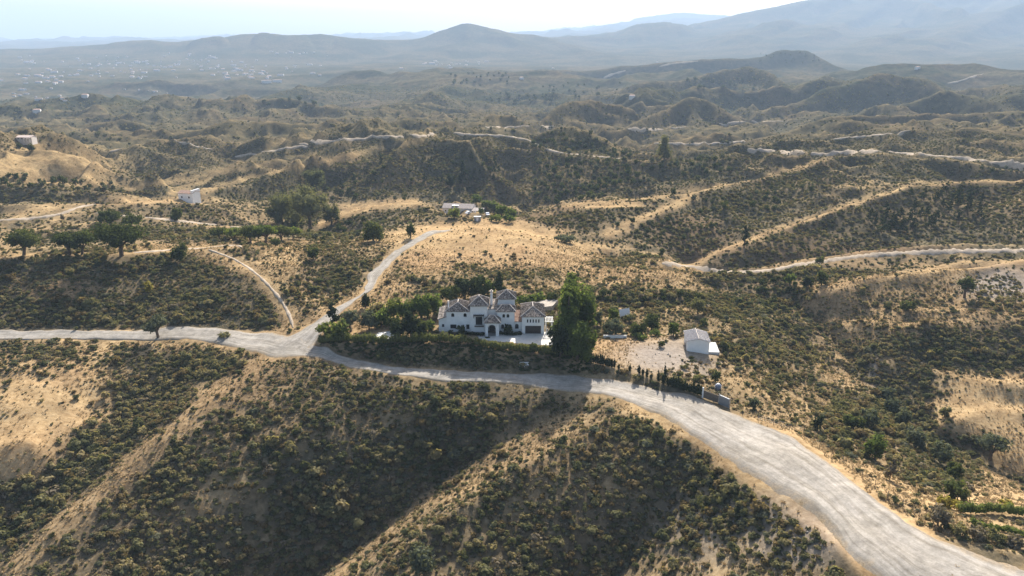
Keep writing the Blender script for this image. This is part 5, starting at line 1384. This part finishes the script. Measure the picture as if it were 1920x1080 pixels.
T(1770,952,36,26,'round',M_YELLOW,'yellow green bush at the corner of the garden hedge','garden_bush'); T(1793,956,28,20,'round',M_YELLOW,'smaller yellow green bush by the garden hedge','garden_bush')
T(1885,948,30,12,'round',M_YELLOW,'low yellow green bush behind the clipped hedge','garden_bush'); T(1758,985,44,46,'round',M_DEAD,'dry grey bush at the end of the garden bank','garden_bush')
for i, px in enumerate((1800, 1832, 1866, 1900)): T(px, 1004 + i * 7, 40, 26, 'round', M_DEAD if i % 2 else M_SCRUB, 'dark dry bush on the garden bank, %s from the road bend' % ('first', 'second', 'third', 'fourth')[i], 'garden_bush')

# ordered small trees sharing a few shapes
small = [tree_meshes('round', 3.6, 3.6, 900 + i, M_OAK, .5, .32) for i in range(3)] + [tree_meshes('round', 3.2, 3.4, 910 + i, M_OLIVE, .5, .32) for i in range(2)]
pines = [tree_meshes('pine', 4.0, 6.2, 920 + i, M_PINE, .6, .34) for i in range(3)]
r4 = random.Random(77)
def grove(poly_pts, n, meshes, label, group, name, s0, s1, mind):
    got = []
    tries = 0
    while len(got) < n and tries < n * 60:
        tries += 1
        a = r4.choice(poly_pts); px = a[0] + r4.uniform(-1, 1) * a[2]; py = a[1] + r4.uniform(-1, 1) * a[3]
        q = hit(px, py)
        if any((q.x - g.x) ** 2 + (q.y - g.y) ** 2 < mind * mind for g in got): continue
        got.append(q); s = r4.uniform(s0, s1); KEEP_OUT.append((q.x, q.y, 1.5))
        add_tree(r4.choice(meshes), q, r4.uniform(0, 6.28), label, name, group, s)
grove([(1060,258,50,18),(1110,280,50,14),(1160,290,26,8),(1020,272,24,8)], 62, small, 'small round dark tree on the top of the orchard hill', 'trees on the orchard hilltop', 'orchard_tree', .8, 1.35, 4.0)
grove([(1050,320,50,20),(1120,330,60,25),(1200,325,50,25),(1280,320,50,20),(1340,310,30,14),(1030,360,30,25),(1090,365,40,12)], 150, small, 'small round dark tree scattered over the slope below the orchard track', 'trees on the slope below the orchard track', 'orchard_tree', .75, 1.5, 4.0)
grove([(1740,395,60,35),(1690,420,40,20),(1800,385,40,25),(1650,420,30,15)], 42, pines, 'dark pine on the shady face of the right spur', 'pines on the right spur', 'pine_tree', .8, 1.35, 4.0)
grove([(800,320,110,24),(720,335,60,14),(900,320,40,24),(640,365,30,10)], 46, pines + small[:3], 'dark tree on the shady hill behind the farmhouse', 'trees on the shady hill', 'hill_tree', .7, 1.2, 5.0)
grove([(60,348,60,8),(160,352,60,8),(20,340,30,8)], 34, small, 'dark bushy tree along the foot of the grassy left hill', 'trees at the foot of the left hill', 'foot_tree', .7, 1.3, 3.0)
grove([(600,430,60,10),(660,425,40,14),(640,445,50,10),(700,372,60,5)], 30, small, 'bushy tree in the valley left of the gravel lane', 'trees in the left valley', 'valley_tree', .6, 1.1, 3.0)
grove([(1330,385,40,20),(1430,380,40,16),(1200,430,60,20),(1300,440,40,14),(1480,360,40,14),(1900,320,60,8)], 40, small, 'small dark tree scattered on the right slopes', 'trees on the right slopes', 'slope_tree', .6, 1.2, 4.0)
grove([(1500,528,70,10),(1420,540,40,10),(1250,565,60,8),(1150,560,30,8)], 28, small[:3], 'dark bush in the gully behind the villa lot', 'bushes in the gully', 'gully_bush', .5, .9, 2.0)
grove([(900,150,60,12),(1100,170,90,14),(1350,160,70,10),(980,185,60,8),(540,195,50,6),(1480,110,60,10)], 120, small[:3], 'far dark tree on the wooded hills in the haze', 'far trees on the wooded hills', 'far_tree', 1.6, 3.0, 10.0)

# cypress row along the lot
def cypress(w, h, seed):
    r = np.random.default_rng(seed); lobes = []
    for i in range(7):
        t = i / 6; env = math.sin(math.pi * min(1, .28 + t * .72)) ** .8
        lobes.append((r.normal() * .04 * w, r.normal() * .04 * w, h * (.1 + .82 * t), w * .42 * env + .04, w * .42 * env + .04, h * .11))
    V, F = leaf_cloud(r, lobes, 150, .13, up=.9, jitter=.3, shell=.6)
    return quads_mesh('crown', [(V, F, M_PINE)] + [(*ico(l, .7), M_PINE) for l in lobes])
cy_tr = MB(); cy_tr.tube((0, 0, -.5), (0, 0, .5), .07, .05, 5); cy_me = bpy.data.meshes.new('trunk'); cy_me.from_pydata(cy_tr.v, [], cy_tr.f); cy_me.materials.append(M_BARK)
CYM = [cypress(1.0, 2.0, 950 + i) for i in range(4)]
CY = [(168,628,50),(182,630,38),(218,640,58),(232,640,55),(248,646,50),(262,650,48),(279,652,50),(291,655,52),(308,660,60),(320,662,58),(332,664,52),(346,668,40),(357,672,50),(370,675,50),(386,680,48),(402,684,50),(431,692,30),(508,705,34),(568,722,48),(594,732,36),(620,744,46),(650,755,24),(697,778,66),(728,790,50),(740,792,112),(760,800,52),(772,804,44),(785,806,50),(800,812,62),(815,816,60),(829,820,70),(842,824,52),(856,830,50),(868,834,40),(880,838,60),(892,842,52),(906,846,48),(920,850,50),(935,856,72),(948,860,48),(960,864,78),(974,868,66),(986,872,60)]
nth = lambda i: '%d%s' % (i, 'th' if 10 <= i % 100 <= 20 else {1: 'st', 2: 'nd', 3: 'rd'}.get(i % 10, 'th'))
for i, (zx, zy, hh) in enumerate(CY):
    q = hit(1040 + zx / 3.6, 500 + zy / 3.6); mpp = q.y / (FPX * CP + (540 - (500 + zy / 3.6)) * SP)
    h = hh / 3.6 * mpp * 1.4; KEEP_OUT.append((q.x, q.y, 1.3))
    k = len(CY) - i
    lab = 'tallest slim cypress in the row above the road' if hh > 100 else 'slim young cypress, %s from the metal gate in the row above the road' % nth(k)
    t = thing('cypress_tree', lab, 'cypress', q, i * 1.3, 'cypresses along the dry lot')
    for nm, me in (('trunk', cy_me), ('crown', CYM[i % 4])):
        o = bpy.data.objects.new(nm, me); COL.objects.link(o); o.parent = t
        o.scale = (1.0 + .12 * math.sin(i * 5), 1.0 + .12 * math.sin(i * 5), h / 2.0)

# hedges
def hedge(name, pts, w, h, label, leafm, per_m=70, leaf=.17, bottom=-1.0):
    P = []
    for px, py in pts:
        q = hit(px, py); P.append(q)
    C = catmull(P, .7)
    r = np.random.default_rng(int(P[0].x * 10) & 0xffff); lobes = []
    o0 = P[0]
    for c in C:
        k = 1 + .18 * r.normal() * .6
        g = gz(c.x, c.y)
        lobes.append((c.x - o0.x, c.y - o0.y + r.normal() * .08, g - o0.z + h * .5 * k, .62, w * .5 * k, h * .52 * k))
    n = int(per_m * .7 * len(C))
    V, F = leaf_cloud(r, lobes, n, leaf, up=.4, jitter=.5, shell=.75)
    t = thing(name, label, 'hedge', o0)
    me = quads_mesh('foliage', [(V, F, leafm)] + [(*ico(l, .78), leafm) for l in lobes]); o = bpy.data.objects.new('foliage', me); COL.objects.link(o); o.parent = t
    st = MB()
    for c in C[::3]: st.tube((c.x - o0.x, c.y - o0.y, gz(c.x, c.y) - o0.z - .3), (c.x - o0.x, c.y - o0.y, gz(c.x, c.y) - o0.z + h * .5), .05, .03, 4)
    st.build('stems', M_BARK, t)
    for c in C: KEEP_OUT.append((c.x, c.y, w * .6))
M_HEDGE = make_leaf_mat('hedge_leaves', [(0.0, (.10, .115, .04)), (1.0, (.17, .17, .065))], .42)
hedge('villa_hedge', [(600,645),(625,643),(660,643),(700,645),(760,645),(800,643),(838,643)], 2.6, 2.7, 'long trimmed hedge on the bank left of the villa forecourt', M_HEDGE)
hedge('villa_hedge', [(845,645),(862,645),(882,645)], 2.6, 2.6, 'rounded tall hedge clump between the two long hedges', M_HEDGE)
hedge('villa_hedge', [(892,648),(920,653),(960,659),(1000,662),(1042,665)], 2.4, 2.3, 'trimmed hedge in front of the pale forecourt', M_HEDGE)
hedge('planting_bed', [(858,628),(880,628),(905,630)], 1.4, .9, 'dark low planting under the front tower', M_PINE)
hedge('planting_bed', [(938,627),(955,629),(976,628)], 1.6, .9, 'dark low planting between porch and garage', M_PINE)
hedge('clipped_hedge', [(1800,962),(1850,962),(1920,968),(1990,975)], 2.0, 2.0, 'tall green clipped hedge at the lower right corner', M_TALL)
hedge('clipped_hedge', [(1826,985),(1870,995),(1920,1006),(1980,1020)], 1.6, 1.0, 'low green clipped hedge in front of the tall one', M_TALL)
T(952,628,22,20,'round',M_OAK,'small round tree before the right wing windows','ornamental_tree'); T(865,628,22,20,'round',M_OAK,'small round tree before the left wing','ornamental_tree'); T(845,628,14,10,'round',M_OAK,'low dark shrub before the left wing window','ornamental_tree')
T(1000,662,22,22,'round',M_OAK,'rounded bush standing out of the forecourt hedge','hedge_bush')
for px, py in ((870, 626), (890, 626), (920, 626), (950, 622), (980, 622), (1005, 622), (940, 634), (970, 636), (1000, 636), (1020, 630), (1030, 640), (850, 620), (840, 612), (880, 612), (920, 612), (960, 612), (1000, 612), (900, 636), (920, 642), (730, 630), (720, 628), (900,606), (940, 606), (980, 606)):
    q = at_z(px, py, PADZ); KEEP_OUT.append((q[0], q[1], 4.5))
for px, py in ((858, 400), (840, 400), (880, 402), (885, 408), (349, 378), (46, 274)):
    q = hit(px, py); KEEP_OUT.append((q.x, q.y + 3, 7))
# ------------------------------------------------------------------ scrub, grass
near_bush = [bush_mesh('shrub', 100 + i, (M_SCRUB, M_SCRUB, M_SCRUB, M_SCRUB, M_SILVER, M_RUST)[i], n=n_, lob=l_, h=h_, size=s_) for i, (n_, l_, h_, s_) in enumerate([(110, 5, .8, .17), (90, 4, .95, .2), (120, 6, .7, .16), (80, 3, 1.1, .2), (100, 5, .6, .19), (90, 4, .85, .22)])]
dead_bush = [bush_mesh('dry_shrub', 140 + i, M_DEAD, n=70, lob=4, h=.8, size=.15, core=False) for i in range(2)]
far_bush = [bush_mesh('far_shrub', 160 + i, M_SCRUB, n=26, lob=3, h=h_, size=.36) for i, h_ in enumerate((.9, 1.2, 1.5))]
tufts = [tuft_mesh('straw', 180 + i, M_GRASS) for i in range(3)]
C_NEAR = proto_collection('near_scrub', near_bush + dead_bush)
C_FAR = proto_collection('far_scrub', far_bush)
C_TUFT = proto_collection('straw', tufts)

def inside_keep(x, y):
    m = np.zeros(len(x), bool)
    for kx, ky, kr in KEEP_OUT:
        m |= (x - kx) ** 2 + (y - ky) ** 2 < kr * kr
    return m
def take(n, r0, r1, field, clump, seed, power=1.3, cell=1.0):
    x, y = sample(n, r0, r1)
    c = grid_at(field, x, y) * (1 + 0.75 * fbm(x / clump, y / clump, 3, seed))
    ok = rng.random(n) < np.clip(c, 0, 1) ** power
    ok &= ~inside_keep(x, y)
    x, y = x[ok], y[ok]
    ok = ~on_road(x, y, cell)
    return x[ok], y[ok]

# near scrub
x, y = take(165000, 84, 300, cover, 9, 201, 1.3, 2.0)
cv = grid_at(cover, x, y)
sz = (0.3 + 0.62 * rng.random(len(x)) ** 2.0) * (0.72 + 0.7 * cv) * (1 + 0.5 * np.clip(fbm(x / 14, y / 14, 2, 207), -.5, 1))
big = rng.random(len(x)) < 0.06
sz = np.where(big, sz * 1.75, sz)
z = ground(x, y)
var = rng.integers(0, 6, len(x)); var = np.where(rng.random(len(x)) < 0.07, 6 + rng.integers(0, 2, len(x)), var)
rotz = rng.random(len(x)) * 6.28
px_, py_ = project(x, y, z)
inview = (px_ > 10) & (px_ < 1910) & (py_ > 640) & (py_ < 1075)
score = np.where(inview & (var < 6), sz / np.hypot(x, y), 0)
top = np.argsort(-score)[:300]
keep = np.ones(len(x), bool); keep[top] = False
hs = sz * (0.85 + 0.5 * rng.random(len(x)))
scatter('hillside_scrub', np.stack([x, y, z - 0.05], 1)[keep], np.stack([0 * x, 0 * x, rotz], 1)[keep], np.stack([sz, sz, hs], 1)[keep], var[keep], C_NEAR,
        'low grey green and brown scrub covering the near slopes', 'scrub')
for i in top:
    o = bpy.data.objects.new('scrub_bush', near_bush[var[i]]); COL.objects.link(o)
    o.location = (x[i], y[i], z[i] - 0.05); o.rotation_euler = (0, 0, rotz[i]); o.scale = (sz[i], sz[i], hs[i])
    o['label'] = 'large rounded scrub bush on the slopes in front of the villa'; o['category'] = 'bush'; o['group'] = 'large scrub bushes on the near slopes'
# middle and far scrub
x, y = take(230000, 300, 720, cover, 22, 211, 1.2, 2.0)
cv = grid_at(cover, x, y); sz = (0.35 + 0.75 * rng.random(len(x)) ** 2.2) * (0.6 + 0.7 * cv); z = ground(x, y)
scatter('valley_scrub', np.stack([x, y, z - 0.1], 1), np.stack([0 * x, 0 * x, rng.random(len(x)) * 6.28], 1), np.stack([sz, sz, sz * (0.8 + .5 * rng.random(len(x)))], 1), rng.integers(0, 6, len(x)), C_NEAR,
        'dark scrub on the slopes and in the valleys beyond the villa', 'scrub')
x, y = take(120000, 720, 1900, cover, 60, 221, 1.3, 4.0)
cv = grid_at(cover, x, y); sz = (0.5 + 1.6 * rng.random(len(x)) ** 2.5) * (0.45 + 0.9 * cv); z = ground(x, y)
scatter('distant_scrub', np.stack([x, y, z - 0.2], 1), np.stack([0 * x, 0 * x, rng.random(len(x)) * 6.28], 1), np.stack([sz, sz, sz], 1), rng.integers(0, 3, len(x)), C_FAR,
        'scattered dark bushes and small trees on the distant hills', 'scrub')
# dry grass
x, y = take(170000, 84, 300, tuftf, 6, 231, 1.2, 1.6)
sz = 0.15 + 0.3 * rng.random(len(x)) ** 1.8; z = ground(x, y)
scatter('dry_grass', np.stack([x, y, z], 1), np.stack([0 * x, 0 * x, rng.random(len(x)) * 6.28], 1), np.stack([sz * 1.3, sz * 1.3, sz * .8], 1), rng.integers(0, 3, len(x)), C_TUFT,
        'dry golden grass between the bushes', 'grass')

# loose stones on the verges and the rocky bank
def stone_mesh(seed):
    r = np.random.default_rng(seed); V, F = ico((0, 0, 0, 1, 1, .6), 1.0, 1); V = V * (0.75 + .5 * r.random((len(V), 1)))
    return quads_mesh('stone', [(V, F, M_ROCK)])
M_ROCK = mat_simple('pale_rock', (.36, .31, .26), .95, .3, 1.0)
C_STONE = proto_collection('stones', [stone_mesh(i) for i in range(3)])
rockf = np.clip(rock * .8 + BED * .35, 0, 1)
for b in [(1500, 1010, 110, 70, .9), (1440, 950, 70, 40, .8)]: rockf = brush(rockf, *b, y1=200)
x, y = sample(26000, 84, 240)
ok = (rng.random(len(x)) < grid_at(rockf, x, y) * (.5 + fbm(x / 5, y / 5, 3, 241))) & ~inside_keep(x, y)
x, y = x[ok], y[ok]; ok = ~on_road(x, y, 2.0) | (rng.random(len(x)) < .06); x, y = x[ok], y[ok]
sz = 0.07 + 0.22 * rng.random(len(x)) ** 3; z = ground(x, y)
scatter('loose_stones', np.stack([x, y, z], 1), rng.random((len(x), 3)) * 6.28, np.stack([sz, sz, sz], 1), rng.integers(0, 3, len(x)), C_STONE, 'loose pale stones on the verges and the rocky bank', 'stones')

# creepers and shrubs on the shady bank under the villa hedge
bk = [bush_mesh('creeper', 260 + i, M_OAK, n=70, lob=5, h=.6, size=.2) for i in range(3)]
C_BANK = proto_collection('bank_plants', bk)
bf = stroke(np.zeros((NS, NT)), [(615, 650), (690, 655), (850, 662), (1000, 674), (1085, 684)], 19, 1.0, y1=200)
x, y = sample(60000, 140, 200); ok = (rng.random(len(x)) < grid_at(bf, x, y) * .8) & ~on_road(x, y, 1.6); x, y = x[ok], y[ok]
sz = 0.35 + .5 * rng.random(len(x)); z = ground(x, y)
scatter('bank_plants', np.stack([x, y, z - .1], 1), np.stack([0 * x, 0 * x, rng.random(len(x)) * 6.28], 1), np.stack([sz, sz, sz], 1), rng.integers(0, 3, len(x)), C_BANK, 'dark green plants covering the bank between villa hedge and road', 'plants')
# ------------------------------------------------------------------ the air
def make_haze():
    x0, x1, y0, y1, z0, z1 = -17500, 17500, -400, 19500, float(GZ.min()) - 1.0, float(max(GZ.max(), CAM_H)) + 12.0
    V = [(x, y, z) for z in (z0, z1) for y in (y0, y1) for x in (x0, x1)]
    F = [(0, 2, 3, 1), (4, 5, 7, 6), (0, 1, 5, 4), (2, 6, 7, 3), (0, 4, 6, 2), (1, 3, 7, 5)]
    me = bpy.data.meshes.new('haze'); me.from_pydata(V, [], F); me.update()
    m, nt, out = new_mat('haze_air')
    pv = N(nt, 'VolumePrincipled')
    pv.inputs['Color'].default_value = (.58, .76, 1.0, 1)
    pv.inputs['Density'].default_value = HAZE_DENSITY
    pv.inputs['Anisotropy'].default_value = HAZE_ANISO
    L(nt, pv.outputs[0], out.inputs['Volume'])
    me.materials.append(m)
    o = bpy.data.objects.new('haze', me); COL.objects.link(o); o['kind'] = 'stuff'; o['label'] = 'pale blue summer haze over the hills'; o['category'] = 'haze'
HAZE_DENSITY = 0.000115
HAZE_ANISO = 0.05
make_haze()
